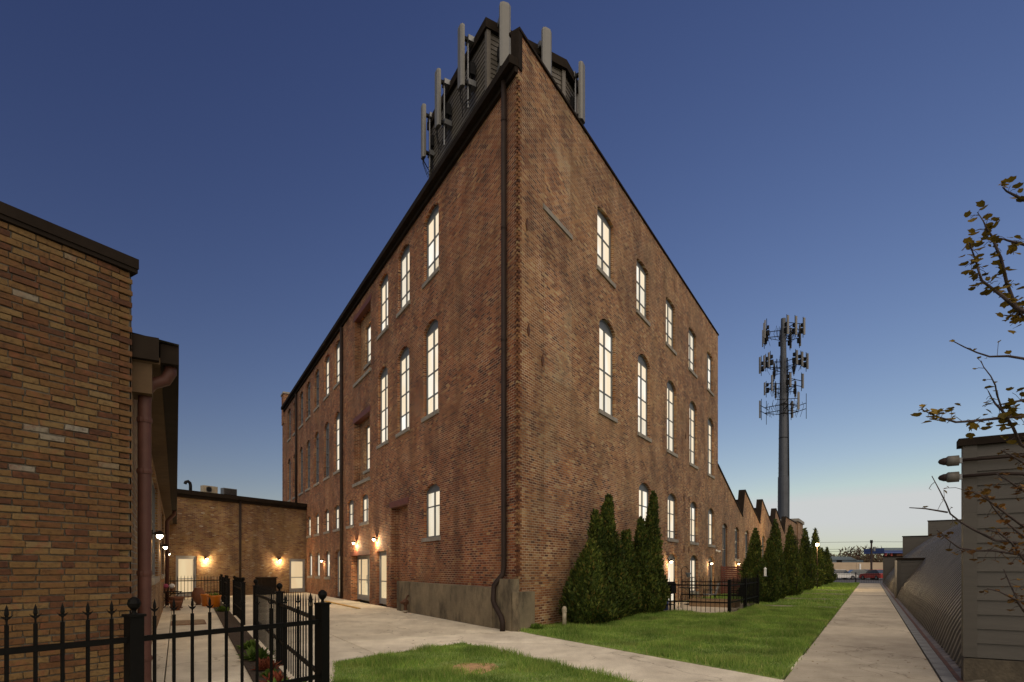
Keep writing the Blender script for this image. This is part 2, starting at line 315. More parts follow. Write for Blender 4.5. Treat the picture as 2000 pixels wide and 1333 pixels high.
def leafmat(name, stops, trans=.25, dry=None):
    m, n, l, b = mat(name)
    ge = n.new('ShaderNodeNewGeometry'); oi = n.new('ShaderNodeObjectInfo')
    ad = nd(n, 'ShaderNodeMath', operation='ADD'); l.new(ge.outputs['Random Per Island'], ad.inputs[0]); l.new(oi.outputs['Random'], ad.inputs[1])
    fr = nd(n, 'ShaderNodeMath', operation='FRACT'); l.new(ad.outputs[0], fr.inputs[0])
    rp = ramp(n, stops); l.new(fr.outputs[0], rp.inputs[0])
    nz = nd(n, 'ShaderNodeTexNoise', Scale=1.1, Detail=3.0); l.new(ge.outputs['Position'], nz.inputs['Vector'])
    r2 = ramp(n, [(0.32, (.55, .58, .5)), (0.68, (1.3, 1.22, 1.1))]); l.new(nz.outputs[0], r2.inputs[0])
    c = mixc(n, l, 1.0, rp.outputs[0], r2.outputs[0], 'MULTIPLY')
    if dry:
        dn = nd(n, 'ShaderNodeTexNoise', Scale=.75, Detail=6.0, Roughness=.7); l.new(ge.outputs['Position'], dn.inputs['Vector'])
        dr_ = ramp(n, [(.52, (0, 0, 0)), (.70, (.6, .6, .6))]); l.new(dn.outputs[0], dr_.inputs[0]); c = mixc(n, l, dr_.outputs[0], c, dry)
    l.new(c, b.inputs['Base Color']); b.inputs['Roughness'].default_value = .75; b.inputs['Specular IOR Level'].default_value = .25
    if trans:
        tr = n.new('ShaderNodeBsdfTranslucent'); l.new(c, tr.inputs[0]); mx = nd(n, 'ShaderNodeMixShader'); mx.inputs[0].default_value = trans
        l.new(b.outputs[0], mx.inputs[1]); l.new(tr.outputs[0], mx.inputs[2]); l.new(mx.outputs[0], n['Material Output'].inputs[0])
    return m
M_GRASS = leafmat('grass_blade', [(0, (.12, .235, .045)), (.45, (.235, .385, .075)), (.85, (.34, .46, .12)), (.97, (.40, .46, .14)), (1, (.55, .47, .24))], .4, dry=(.40, .38, .13))
M_CONIF = leafmat('conifer_spray', [(0, (.015, .030, .007)), (.35, (.045, .074, .014)), (.7, (.088, .122, .022)), (.93, (.15, .165, .032)), (1, (.17, .095, .028))], .15)
M_LEAF = leafmat('young_leaf', [(0, (.10, .075, .012)), (.5, (.17, .12, .016)), (1, (.25, .17, .03))], .35)
M_LEAFR = leafmat('bud_leaf', [(0, (.10, .045, .012)), (.5, (.16, .075, .016)), (1, (.20, .12, .025))], .3)
M_BEDG = leafmat('bed_green', [(0, (.05, .11, .015)), (1, (.17, .25, .05))], .2)
M_BEDR = leafmat('bed_red', [(0, (.12, .024, .015)), (1, (.27, .085, .045))], .2)
m, n, l, b = mat('lawn_soil'); tc = n.new('ShaderNodeTexCoord')
nz = nd(n, 'ShaderNodeTexNoise', Scale=1.3, Detail=7.0, Roughness=.7); l.new(tc.outputs['Object'], nz.inputs['Vector'])
rp = ramp(n, [(.3, (.12, .18, .04)), (.55, (.22, .31, .07)), (.75, (.31, .36, .10))]); l.new(nz.outputs[0], rp.inputs[0]); l.new(rp.outputs[0], b.inputs['Base Color'])
b.inputs['Roughness'].default_value = .95; M_LAWN = m
M_WOODS = leafmat('far_twigs', [(0, (.05, .03, .022)), (.6, (.085, .055, .038)), (1, (.10, .085, .04))], 0)

# ------------------------------------------------------------------ ground and paving
g = MB().box(-900, 900, -300, 1500, -.5, -.06).build('ground', M_GRD); struct(g)
def slabs(name, mw, xs, ys, parent_mat, keep=None, z=0.0):
    root = struct(link(name, None, None, mw))
    cache = {}
    for i in range(len(xs) - 1):
        for j in range(len(ys) - 1):
            x0, x1, y0, y1 = xs[i], xs[i + 1], ys[j], ys[j + 1]
            if keep and not keep(mw @ Vector(((x0 + x1) / 2, (y0 + y1) / 2, 0))): continue
            key = (round(x1 - x0, 2), round(y1 - y0, 2))
            if key not in cache:
                mb = MB(); a, c = x1 - x0 - .008, y1 - y0 - .008; e = .008; g0 = .008
                mb.add([(g0, g0, -.12), (a, g0, -.12), (a, c, -.12), (g0, c, -.12), (g0, g0, -e), (a, g0, -e), (a, c, -e), (g0, c, -e), (g0 + e, g0 + e, 0), (a - e, g0 + e, 0), (a - e, c - e, 0), (g0 + e, c - e, 0)],
                       [(8, 9, 10, 11)] + [(k, (k + 1) % 4, 4 + (k + 1) % 4, 4 + k) for k in range(4)] + [(4 + k, 4 + (k + 1) % 4, 8 + (k + 1) % 4, 8 + k) for k in range(4)])
                cache[key] = mb.mesh('slab', parent_mat)
            link('slab', cache[key], root, mw @ T(x0, y0, z))
    return root
# courtyard: slabs run square with the courtyard wall of the mill
FC = frame(K0, dL)
slabs('courtyard_pavement', FC @ T(0, 0, 0), [-9 + 3.4 * i for i in range(14)], [-30 + 3.3 * i for i in range(11)], M_CONCY,
      keep=lambda p: True if (FR.inverted() @ p).y > -9 and (FP.inverted() @ p).y > 2.6 else False)
slabs('garden_path', FP, [4 + 2.3 * i for i in range(31)], [-.82, 1.03], M_CONC, z=.012)
cross = MB().prism([(-1.02, 11.97), (3.95, 4.4), (6.0, 4.4), (3.79, 8.0), (.59, 13.25), (.155, 14.47)], -.1, .006).build('cross_path', M_CONCY); struct(cross)
def poly_obj(name, pts, z0, z1, m): return struct(MB().prism(pts, z0, z1).build(name, m))
NEAR_LAWN = [(-1.02, 11.9), (-2.9, 9.45), (-1.93, 6.1), (-1.0, 4.2), (3.95, 4.2)]
poly_obj('near_lawn', NEAR_LAWN, -.05, .022, M_LAWN)
def fp(a, y): p = FP @ Vector((a, y, 0)); return (p.x, p.y)
GARDEN = [fp(12.2, 7.5), fp(8.79, 1.06), fp(73.5, 1.06), fp(73.5, 7.5)]
poly_obj('garden_lawn', GARDEN, -.05, .016, M_LAWN)
poly_obj('patio_pavement', [fp(20.5, 4.15), fp(27.5, 4.15), fp(27.5, 7.6), fp(20.5, 7.6)], -.05, .03, M_CONC)
for i, a in enumerate((25.6, 32.5, 39.5, 46.5)):
    s = MB().box(a - .06, a + .06, 1.12, 4.3 - .1 * i, -.05, .075).build('concrete_strip', M_CREAM, None, FP); struct(s)
poly_obj('car_park', [fp(74, 40), fp(74, -30), fp(220, -60), fp(220, 60)], -.055, -.03, M_ASPH)

def blades(name, poly, count, hmin, hmax, wid, avoid=None, label='', bare=None):
    P = np.array(poly); lo, hi = P.min(0), P.max(0); pts = np.zeros((0, 2))
    while len(pts) < count:
        q = RNG.uniform(lo, hi, (count * 2, 2)); ins = np.zeros(len(q), bool)
        for i in range(len(P)):
            a, c = P[i], P[(i + 1) % len(P)]
            cond = ((a[1] > q[:, 1]) != (c[1] > q[:, 1])) & (q[:, 0] < (c[0] - a[0]) * (q[:, 1] - a[1]) / (c[1] - a[1] + 1e-9) + a[0]); ins ^= cond
        q = q[ins]
        if avoid is not None: q = q[~avoid(q)]
        if len(q) == 0: break
        pts = np.vstack([pts, q])
    pts = pts[:count]; n = len(pts); pts = pts + RNG.normal(0, .03, (n, 2))
    lump = .5 + .8 * np.clip(np.sin(pts[:, 0] * 2.3 + 1.3 * np.sin(pts[:, 1] * 1.7)) * np.sin(pts[:, 1] * 2.9 + .8 * np.sin(pts[:, 0] * 3.1)) + .35, 0, 1)
    h = RNG.uniform(hmin, hmax, n) * lump; an = RNG.uniform(0, 2 * np.pi, n); ln = RNG.uniform(.1, .8, n) * h; la = RNG.uniform(0, 2 * np.pi, n)
    wx, wy = np.cos(an) * wid, np.sin(an) * wid
    v = np.zeros((n, 3, 3)); v[:, 0] = np.c_[pts[:, 0] - wx, pts[:, 1] - wy, np.full(n, .012)]; v[:, 1] = np.c_[pts[:, 0] + wx, pts[:, 1] + wy, np.full(n, .012)]
    v[:, 2] = np.c_[pts[:, 0] + np.cos(la) * ln, pts[:, 1] + np.sin(la) * ln, .012 + h]
    o = link(name, trimesh(name, v, M_GRASS)); struct(o, 'stuff', label, 'grass'); return o
def trimesh(name, v, m):
    n = len(v); me = bpy.data.meshes.new(name); me.vertices.add(n * 3); me.vertices.foreach_set('co', v.reshape(-1).astype(np.float32))
    me.loops.add(n * 3); me.loops.foreach_set('vertex_index', np.arange(n * 3, dtype=np.int32))
    me.polygons.add(n); me.polygons.foreach_set('loop_start', np.arange(0, n * 3, 3, dtype=np.int32))
    me.materials.append(m); me.update(calc_edges=True); me.validate(); return me
def bare_spot(q):
    d = np.hypot((q[:, 0] + .62) / .34, (q[:, 1] - 8.85) / .42) + .25 * np.sin(q[:, 0] * 23) ; d2 = np.hypot((q[:, 0] + .22) / .16, (q[:, 1] - 9.1) / .2)
    return (d < .8) | (d2 < .9)
blades('grass', NEAR_LAWN, 62000, .045, .12, .006, bare_spot, 'short green turf of the near lawn beside the fence post')
fpi = np.array([[dR.x, dR.y], [-dR.y, dR.x]])
def patio_zone(q):
    a = q @ fpi.T; return (a[:, 0] > 20.5) & (a[:, 0] < 27.5) & (a[:, 1] > 4.1)
blades('grass', [fp(12.2, 7.5), fp(8.79, 1.06), fp(27, 1.06), fp(27, 7.5)], 125000, .05, .12, .007, patio_zone, 'green turf of the garden lawn between mill and path')
blades('grass', [fp(27, 7.5), fp(27, 1.06), fp(73.5, 1.06), fp(73.5, 7.5)], 60000, .06, .12, .014, None, 'turf of the far garden lawn along the evergreen row')
MB().prism([(-1.0, 8.35), (-.45, 8.3), (-.2, 8.9), (-.3, 9.3), (-.8, 9.3), (-1.05, 8.8)], 0, .026).build('bare_earth', plain('dry_earth', (.50, .31, .15), .95, var=.4, scale=14))['kind'] = 'structure'

# ------------------------------------------------------------------ walls with openings
def facade(x0, x1, z0, z1, ops, depth, mb=None):
    """outer face at y=0 with openings (ox0, ox1, oz0, oz1, rise, depth) and their reveals"""
    mb = mb or MB()
    xs = sorted({x0, x1} | {round(v, 4) for o in ops for v in o[:2] if x0 < v < x1}); zs = sorted({z0, z1} | {round(v, 4) for o in ops for v in o[2:4] if z0 < v < z1})
    for i in range(len(xs) - 1):
        run = None
        for j in range(len(zs) - 1):
            cx, cz = (xs[i] + xs[i + 1]) / 2, (zs[j] + zs[j + 1]) / 2
            hole = any(o[0] < cx < o[1] and o[2] < cz < o[3] for o in ops)
            if not hole: mb.quad((xs[i], 0, zs[j]), (xs[i + 1], 0, zs[j]), (xs[i + 1], 0, zs[j + 1]), (xs[i], 0, zs[j + 1]))
    for o in ops:
        a, c, lo, hi, rise = o[:5]; d = o[5] if len(o) > 5 else depth; sp = hi - rise
        mb.quad((a, 0, lo), (a, 0, sp), (a, d, sp), (a, d, lo)); mb.quad((c, 0, sp), (c, 0, lo), (c, d, lo), (c, d, sp)); mb.quad((c, 0, lo), (a, 0, lo), (a, d, lo), (c, d, lo))
        pts = arch(a, c, sp, rise, 8)
        for (xa, za), (xb, zb) in zip(pts[:-1], pts[1:]):
            mb.quad((xa, 0, za), (xb, 0, zb), (xb, d, zb), (xa, d, za))
            if rise > 0: mb.quad((xa, 0, za), (xb, 0, zb), (xb, 0, hi), (xa, 0, hi))
    return mb
def arch(a, c, sp, rise, n):
    if rise <= 0: return [(a, sp), (c, sp)]
    w = c - a; rad = (w * w / 4 + rise * rise) / (2 * rise); cz = sp + rise - rad; h = math.asin(min(1, w / 2 / rad))
    return [((a + c) / 2 + rad * math.sin(-h + 2 * h * i / n), cz + rad * math.cos(-h + 2 * h * i / n)) for i in range(n + 1)]
PANES = {}
def pane_mesh(w, h, m):
    k = (round(w, 3), round(h, 3), m.name)
    if k not in PANES: PANES[k] = MB().box(0, w, 0, .012, 0, h).mesh('pane', m)
    return PANES[k]
def window(root, F, x0, x1, z0, z1, rise, rows, cols, lit, inset=.11, single=False, sill=True, brick=None, pat=None):
    """frame of bars with a pane in each opening, stone sill below, brick arch above. rows: fractions from the bottom"""
    sp = z1 - rise; w = x1 - x0; mb = MB(); fw = .06; y0, y1 = inset, inset + .07
    if rise > .1:
        pts = arch(x0, x1, sp, rise, 8); mb.extr([(x0, sp - .01)] + pts + [(x1, sp - .01)], y0 + .012, y1)
        ring = [(p[0], p[1]) for p in pts]; inner = arch(x0 + .05, x1 - .05, sp, rise - .05, 8)
        for i in range(8): mb.extr([ring[i], ring[i + 1], inner[i + 1], inner[i]], y0 - .012, y0 + .011)
        top = sp
    else: top = z1 if rise <= 0 else sp
    if 0 < rise <= .1:
        mb.extr([(x0, sp)] + arch(x0, x1, sp, rise, 8) + [(x1, sp)], y0, y1)
    mb.box(x0, x0 + fw, y0, y1, z0, top); mb.box(x1 - fw, x1, y0, y1, z0, top); mb.box(x0 + fw, x1 - fw, y0, y1, z0, z0 + fw); mb.box(x0 + fw, x1 - fw, y0, y1, top - fw, top)
    ix0, ix1, iz0, iz1 = x0 + fw, x1 - fw, z0 + fw, top - fw
    mw_ = .055; pw = (ix1 - ix0 - mw_ * (cols - 1)) / cols
    for c in range(1, cols): mb.box(ix0 + c * pw + (c - 1) * mw_, ix0 + c * (pw + mw_), y0 - .004, y1 - .004, iz0, iz1)
    tot = sum(rows); mh = .04; H = iz1 - iz0 - mh * (len(rows) - 1); zc = iz0; cells = []
    for r_i, fr in enumerate(rows):
        hh = H * fr / tot; cells.append((zc, hh)); zc += hh
        if r_i < len(rows) - 1:
            for c in range(cols): mb.box(ix0 + c * (pw + mw_), ix0 + c * (pw + mw_) + pw, y0 + .008, y1 - .012, zc, zc + mh)
            zc += mh
    wo = mb.build('window', M_GREY, root, F @ T(0, 0, 0))
    gm = G_LIT if lit == 1 else (G_DOOR if lit == 2 else G_DARK)
    if single: link('pane', pane_mesh(ix1 - ix0, iz1 - iz0, gm), wo, F @ T(ix0, y0 + .045, iz0))
    else:
        drop = random.random(); col_b = random.choice((-1, -1, 0, 1))
        for ri, (zz, hh) in enumerate(cells):
            for c in range(cols):
                g_ = gm
                if lit == 1 and ((ri == 0 and drop < .75) or (ri == 1 and drop < .2) or (c == col_b and random.random() < .6)): g_ = G_BLIND
                link('pane', pane_mesh(pw, hh, g_), wo, F @ T(ix0 + c * (pw + mw_), y0 + .045, zz))
    if sill: MB().box(x0 - .09, x1 + .09, -.055, inset + .02, z0 - .13, z0 + .004).build('sill', M_STONE, wo, F)
    if rise > 0 and brick:
        k = max(9, int(w / .105)); a_in = arch(x0, x1, sp, rise, k); mb = MB(); cx = (x0 + x1) / 2; rad = (w * w / 4 + rise * rise) / (2 * rise); cz = z1 - rad
        for i in range(k):
            def out(p, t): d = Vector((p[0] - cx, p[1] - cz)).normalized(); return (p[0] + d.x * t, p[1] + d.y * t)
            p, q = a_in[i], a_in[i + 1]; p, q = (p[0] + .006, p[1]), (q[0] - .006, q[1])
            mb.extr([p, q, out(q, .21), out(p, .21)], -.006, .03)
        ao = mb.build('arch_brick', brick, wo, F)
    return wo
def door(root, F, x0, x1, z0, z1, leaves, inset=.18, lit=2, transom=0, rise=0):
    mb = MB(); fw = .07; y0, y1 = inset, inset + .1
    mb.box(x0, x0 + fw, y0, y1, z0, z1); mb.box(x1 - fw, x1, y0, y1, z0, z1); mb.box(x0 + fw, x1 - fw, y0, y1, z1 - fw, z1)
    do = mb.build('door', M_DOORF, root, F)
    if rise: MB().extr(arch(x0, x1, z1, rise, 8), y0, y1).build('door_head', M_DOORF, do, F)
    a = x0 + fw; wl_ = (x1 - x0 - 2 * fw) / len(leaves) if not isinstance(leaves[0], float) else None
    for lw in leaves:
        b_ = a + lw * (x1 - x0 - 2 * fw); lf = MB(); st = .09 if lw > .25 else .03
        lf.box(a + .005, a + st, y0 + .02, y1 - .02, z0 + .012, z1 - fw - .005); lf.box(b_ - st, b_ - .005, y0 + .02, y1 - .02, z0 + .012, z1 - fw - .005)
        lf.box(a + st, b_ - st, y0 + .02, y1 - .02, z0 + .012, z0 + .26); lf.box(a + st, b_ - st, y0 + .02, y1 - .02, z1 - fw - .1, z1 - fw - .005)
        zm = z0 + .95; lf.box(a + st, b_ - st, y0 + .024, y1 - .024, zm, zm + .05)
        lo = lf.build('door_leaf', M_DOORF, do, F)
        for (p, q) in ((z0 + .26, zm), (zm + .05, z1 - fw - .1)): link('pane', pane_mesh(b_ - a - 2 * st, q - p, G_DOOR if lit else G_DARK), do, F @ T(a + st, y0 + .05, p))
        if lw > .25:
            hx = b_ - st * .5 if lw == leaves[0] or len(leaves) == 1 else a + st * .5
            MB().tube([(hx, y0 + .02, zm - .12), (hx, y0 - .045, zm - .12), (hx, y0 - .045, zm + .25), (hx, y0 + .02, zm + .25)], .014, 6).build('door_handle', M_GALV, do, F)
        a = b_
    return do
def downpipe(root, F, pts, r, m, bands=()):
    o = MB().tube(pts, r, 12).build('downpipe', m, root, F, True)
    for (x, y, z) in bands: MB().lathe([(r * 1.12, -.03), (r * 1.16, 0), (r * 1.12, .03)], 12, (x, y, z)).build('pipe_band', m, o, F)
    return o

# ------------------------------------------------------------------ the mill
mill = thing('mill_building', 'tall sharp-cornered red brick mill with lit arched windows and evergreens at its foot', 'building', FR)
TOPZ, EAVE = 15.15, 14.3
opsR, winR = [], []
for i in range(5):
    c = 5.64 + 3.68 * i; winR.append((c - .69, c + .69, 11.4, 13.48, .1, (.8, 1.05, 1.0), 2, 1))
    c = 5.8 + 3.68 * i; winR.append((c - .69, c + .69, 6.78, 9.95, .27, (.95, 1, 1.15, .75), 2, 1))
    c = 5.92 + 3.68 * i
    if i >= 1: winR.append((c - .7, c + .7, 2.9, 4.95, .24, (.34, .9, .7), 2, 1))
for i in range(2, 5):
    c = 5.95 + 3.68 * i; winR.append((c - .7, c + .7, .06 if i != 3 else .4, 2.26, .22, (.55, .7), 2 if i == 3 else 1, 1 if i < 4 else 0))
for wv in winR: opsR.append((*wv[:5], .3))
blindR = (.0,)
facade(0, 22.3, -.3, TOPZ, opsR, .3).build('wall', BK_R, mill, FR)
for wv in winR: window(mill, FR, *wv[:5], wv[5], wv[6], wv[7], brick=BK_R, sill=wv[2] > .3)
# courtyard side, x = -s
def sx(s0, s1): return (-s1, -s0)
opsL, winL = [], []
s0s = [5.08, 7.8, 10.3, 18.15, 20.65, 23.35, 26.0, 28.45, 30.9, 33.3]
for i, s in enumerate(s0s):
    a, c = sx(s, s + 1.28); far = s > 19.6
    winL.append((a, c, 11.45, 13.78, .2, (.7, 1, 1.0), 2, 1 if s < 22 else 0, far))
    winL.append((a - .05, c - .05, 6.8, 9.98, .27, (.8, 1, 1.1, .7), 2, 1 if s < 20 else 0, far))
for s in (13.1, 15.55, 18.35, 20.7, 23.35, 25.82):
    a, c = sx(s, s + 1.2); winL.append((a, c, 3.7, 5.0, .16, (1, .9), 2, 1, s > 19))
a, c = sx(5.0, 6.38); winL.append((a, c, 2.62, 4.42, .2, (1.3, .6), 2, 1, False))
for s in (20.5, 23.1, 25.4):
    a, c = sx(s, s + 1.2); winL.append((a, c, 1.1, 2.6, .16, (1,), 2, 1, False))
for wv in winL: opsL.append((*wv[:5], .3))
rec1, rec2, rec3 = (*sx(12.7, 15.35), 10.45, 13.5, 0, .3), (*sx(12.85, 15.45), 5.65, 8.6, 0, .3), (*sx(8.0, 9.95), .0, 4.0, 0, .32)
dd, d2, d3 = (*sx(12.9, 16.0), .0, 2.2, 0, .5), (*sx(10.5, 11.85), .0, 2.3, 0, .3), (*sx(18.0, 19.3), .0, 2.6, .18, .3)
opsL += [rec1, rec2, rec3, dd, d2, d3]
facade(-37.2, 0, -.3, EAVE, opsL, .3).build('wall', BK_L, mill, FL)
for wv in winL: window(mill, FL, *wv[:5], wv[5], wv[6], wv[7], brick=BK_L if not wv[8] else None, single=wv[8])
for rc, wz in ((rec1, (11.15, 13.0)), (rec2, (6.2, 8.3)), (rec3, None)):
    FD = FL @ T(0, rc[5], 0); ops = []; cx = (rc[0] + rc[1]) / 2
    if wz: ops = [(cx - .6, cx + .6, wz[0], wz[1], 0, .2)]
    facade(rc[0], rc[1], rc[2], rc[3], ops, .2).build('recess_wall', BK_R if wz else BK_L, mill, FD)
    if wz: window(mill, FD, cx - .6, cx + .6, wz[0], wz[1], 0, (.7, 1, 1), 2, 1)
    MB().box(rc[0] - .12, rc[1] + .12, -.02, .2, rc[3] - .002, rc[3] + .24).build('lintel', M_STEEL, mill, FL)
    if wz: MB().box(rc[0] - .1, rc[1] + .1, -.07, .29, rc[2] - .14, rc[2] + .004).build('sill', M_STONE, mill, FL)
MB().box(dd[0] - .15, dd[1] + .15, -.02, .2, 2.198, 2.4).build('lintel', M_STEEL, mill, FL)
FDD = FL @ T(0, .3, 0)
door(mill, FDD, dd[0] + .02, dd[1] - .02, .06, 2.19, (.17, .415, .415), .0)
door(mill, FL, d2[0] + .01, d2[1] - .01, .06, 2.29, (1.0,), .12)
door(mill, FL, d3[0] + .01, d3[1] - .01, .06, 2.4, (1.0,), .14, rise=.17)
# body: roof, hidden sides, parapet of the garden wall, eave gutter of the courtyard wall
far = [FL @ Vector((-37.2, 0, 0)), FR @ Vector((22.3, 0, 0))]
q = [FR.inverted() @ p for p in (far[0], far[1])]
body = MB(); body.poly([(0.05, .05, EAVE), (q[1].x, .05, EAVE), (q[0].x, q[0].y, EAVE)]); body.build('roof', M_ROOF, mill, FR)
bk = MB(); A_, B_ = far[1], far[1] + Vector((-.848, .53, 0)) * 9
bk.quad((A_.x, A_.y, -.3), (B_.x, B_.y, -.3), (B_.x, B_.y, TOPZ), (A_.x, A_.y, TOPZ)); E_ = far[0]
bk.quad((B_.x, B_.y, -.3), (E_.x, E_.y, -.3), (E_.x, E_.y, EAVE), (B_.x, B_.y, EAVE)); bk.build('wall', BK_L, mill)
MB().box(.16, 22.3, .0, .24, EAVE, TOPZ - .002).build('parapet', BK_R, mill, FR @ T(0, .004, 0))
MB().box(.0, 22.36, -.05, .28, TOPZ, TOPZ + .07).build('coping', M_BRONZE, mill, FR)
MB().box(-.02, .158, -.03, .2, EAVE - .1, TOPZ - .004).build('parapet_end_cap', M_BRONZE, mill, FR)
MB().extr([(-36.2, 14.22), (0.02, 14.22), (0.02, 14.42), (-36.2, 14.42)], -.27, .02).build('gutter', M_BRONZE, mill, FL)
MB().box(-36.2, 0, -.1, .0, 14.08, 14.218).build('fascia', M_BRONZE, mill, FL)
pier = MB().box(-37.25, -36.2, -.06, 1.2, 13.2, 15.55).build('corner_pier', BK_L, mill, FL)
MB().box(-37.32, -36.13, -.12, 1.28, 15.55, 15.68).build('pier_cap', M_STONE, mill, FL)
tb = MB()                                           # toothed courses where the two walls meet at a sharp angle
for i in range(0, 208):
    z = .9 + i * .0677
    if z > 14.0: break
    if i % 2: 
        v0 = [Vector((-.022, -.004, 0)), Vector((.17, -.004, 0)), Vector((.17, .05, 0)), Vector((-.022, .05, 0))]
        pts = [FR @ v for v in v0]
    else: pts = [FL @ v for v in [Vector((.022, -.004, 0)), Vector((.022, .05, 0)), Vector((-.17, .05, 0)), Vector((-.17, -.004, 0))]]
    tb.prism([(p.x, p.y) for p in pts], z, z + .057)
to = tb.build('toothed_corner_brick', brickpiece('brick_corner', True, [(p, tuple(c * .62 for c in q)) for p, q in TAN]), mill); to['kind'] = 'stuff'
# concrete base along the foot of the sharp corner
PB = [(.85, 3.1), (3.1, 5.2), (5.2, 7.1), (7.1, 8.42)]
for (a, c) in PB: MB().extr([(-c + .008, -.1), (-a - .008, -.1), (-a - .008, 1.05 + .006 * a), (-c + .008, 1.05 + .006 * c)], -.28, -.003).build('base_panel', M_OLDC, mill, FL)
MB().extr([(-.86, -.1), (.06, -.1), (.06, 1.3), (-.86, 1.3)], -.25, -.003).build('base_panel', M_OLDC, mill, FL)
MB().box(-.28, .5, -.2, -.003, -.1, .98).build('base_panel', M_OLDC, mill, FR)
downpipe(mill, FL, [(-.54, -.11, 14.2), (-.54, -.11, 1.62), (-.54, -.14, 1.42), (-.62, -.36, 1.12), (-.62, -.38, .74), (-.5, -.4, .62), (-.14, -.42, .36), (-.06, -.42, .22), (-.06, -.42, .0)], .069, M_PIPED,
         [(-.54, -.11, z) for z in (1.9, 4.6, 7.5, 10.4, 13.2)])
downpipe(mill, FL, [(-17.55, -.1, 14.0), (-17.55, -.1, .05)], .075, M_PIPED, [(-17.55, -.1, z) for z in (2.6, 5.5, 8.5, 11.5)])
downpipe(mill, FL, [(-30.5, -.1, 14.0), (-30.5, -.1, 5.9)], .075, M_PIPED)
MB().box(1.28, 3.05, -.035, .05, 11.33, 11.47).build('stone_band', M_STONE, mill, FR)
BK_P = brickwall('brick_infill', [(p, tuple(min(1, c * 1.25) for c in q)) for p, q in TAN], (.44, .36, .25), (.36, .26, .14), .7, stain=.2)
for (xa, xb, za, zb, ri) in ((1.4, 2.95, 11.472, 13.7, .2), (1.38, 3.05, 6.85, 10.0, .25), (1.38, 3.1, 2.6, 4.95, .25), (5.25, 6.65, 2.6, 4.95, .24)):
    MB().extr([(xa, za)] + arch(xa, xb, zb - ri, ri, 8) + [(xb, za)], -.004, .05).build('blocked_window', BK_P, mill, FR)
for (x, z) in ((.42, 10.45), (.5, 7.75), (1.25, 7.2), (15.4, 7.95), (15.1, 4.95), (16.0, 4.95), (15.1, 2.5), (15.95, 2.5)):
    MB().extr([(x, z - .16), (x + .07, z), (x, z + .16), (x - .07, z)], -.03, .0).build('tie_plate', M_RUST, mill, FR)

# ------------------------------------------------------------------ sawtooth wing
saw = thing('sawtooth_wing', 'low brick wing with a sawtooth roofline running on behind the evergreens', 'building', FR @ T(22.3, 0, 0))
ops = []; sw = []
for s in (23.6, 27.3, 31.0, 34.75, 38.5, 42.2): sw.append((s, s + 1.42, .7 if s != 27.3 else 2.2, 4.35, .2))
FS = FR @ T(0, .03, 0)
facade(22.302, 70.7, -.3, 5.15, [(*q_, .3) for q_ in sw], .3).build('wall', BK_R, saw, FS)
for q_ in sw: window(saw, FS, *q_, (.5, 1, 1), 2, 0, brick=BK_R, single=True)
teeth = [(22.302, 7.6, 30.0), (30.85, 7.1, 37.35), (38.4, 7.2, 45.05), (46.45, 7.18, 52.7)]
tb = MB()
for i, (xp, zp, xe) in enumerate(teeth):
    xl = xp if i == 0 else teeth[i - 1][2]
    tb.poly([(xl, 0, 5.152), (xe, 0, 5.152), (xe, 0, 5.2), (xp, 0, zp), (xl, 0, 5.2)] if i else [(xl, 0, 5.152), (xe, 0, 5.152), (xe, 0, 5.2), (xl, 0, zp)])
tb.poly([(52.7, 0, 5.152), (70.7, 0, 5.152), (70.7, 0, 7.0), (53.9, 0, 7.0), (52.7, 0, 5.2)])
tb.build('gable_wall', BK_R, saw, FS)
for i, (xp, zp, xe) in enumerate(teeth + [(53.9, 7.0, 62)]):
    d = .4; mb = MB(); xl = None if i == 0 else (teeth + [])[i - 1][2]
    if i < 4: mb.extr([(xp, zp), (xe, 5.2), (xe, 5.27), (xp, zp + .09)], -.06, d)
    else: mb.box(xp, 64.5, -.06, d, 7.0, 7.09)
    mb.build('coping', M_BRONZE, saw, FS)
    if i:
        MB().extr([(xl - .02, 5.2), (xp - .002, zp), (xp - .06, zp + .08), (xl - .08, 5.2)], -.03, d).build('tooth_end_cap', M_BRONZE, saw, FS)
        sk = MB(); sk.quad((xl + .2, d, 5.0), (xl + .2, 14, 5.0), (xp + .1, 14, zp - .75), (xp + .1, d, zp - .75)); sk.build('skylight', G_DARK, saw, FS)
        MB().box(xp - .1, xp + .2, d, 14, zp - .75, zp - .6).build('skylight_ridge', M_BRONZE, saw, FS)
    rf = MB(); zz = zp - (.6 if i else .1); rf.quad((xp + .2, d, zz), (xe, d, 5.0), (xe, 14, 5.0), (xp + .2, 14, zz)); rf.build('roof', M_ROOF, saw, FS)
MB().box(64.5, 70.8, -.1, 6, 5.2, 7.3).build('end_pier', BK_R, saw, FS)
MB().box(64.3, 71, -.25, 6.2, 7.3, 7.65).build('pier_cap', M_STONE, saw, FS)
MB().quad((70.7, 0, -.3), (70.7, 14, -.3), (70.7, 14, 5.2), (70.7, 0, 5.2)).build('wall', BK_R, saw, FS)

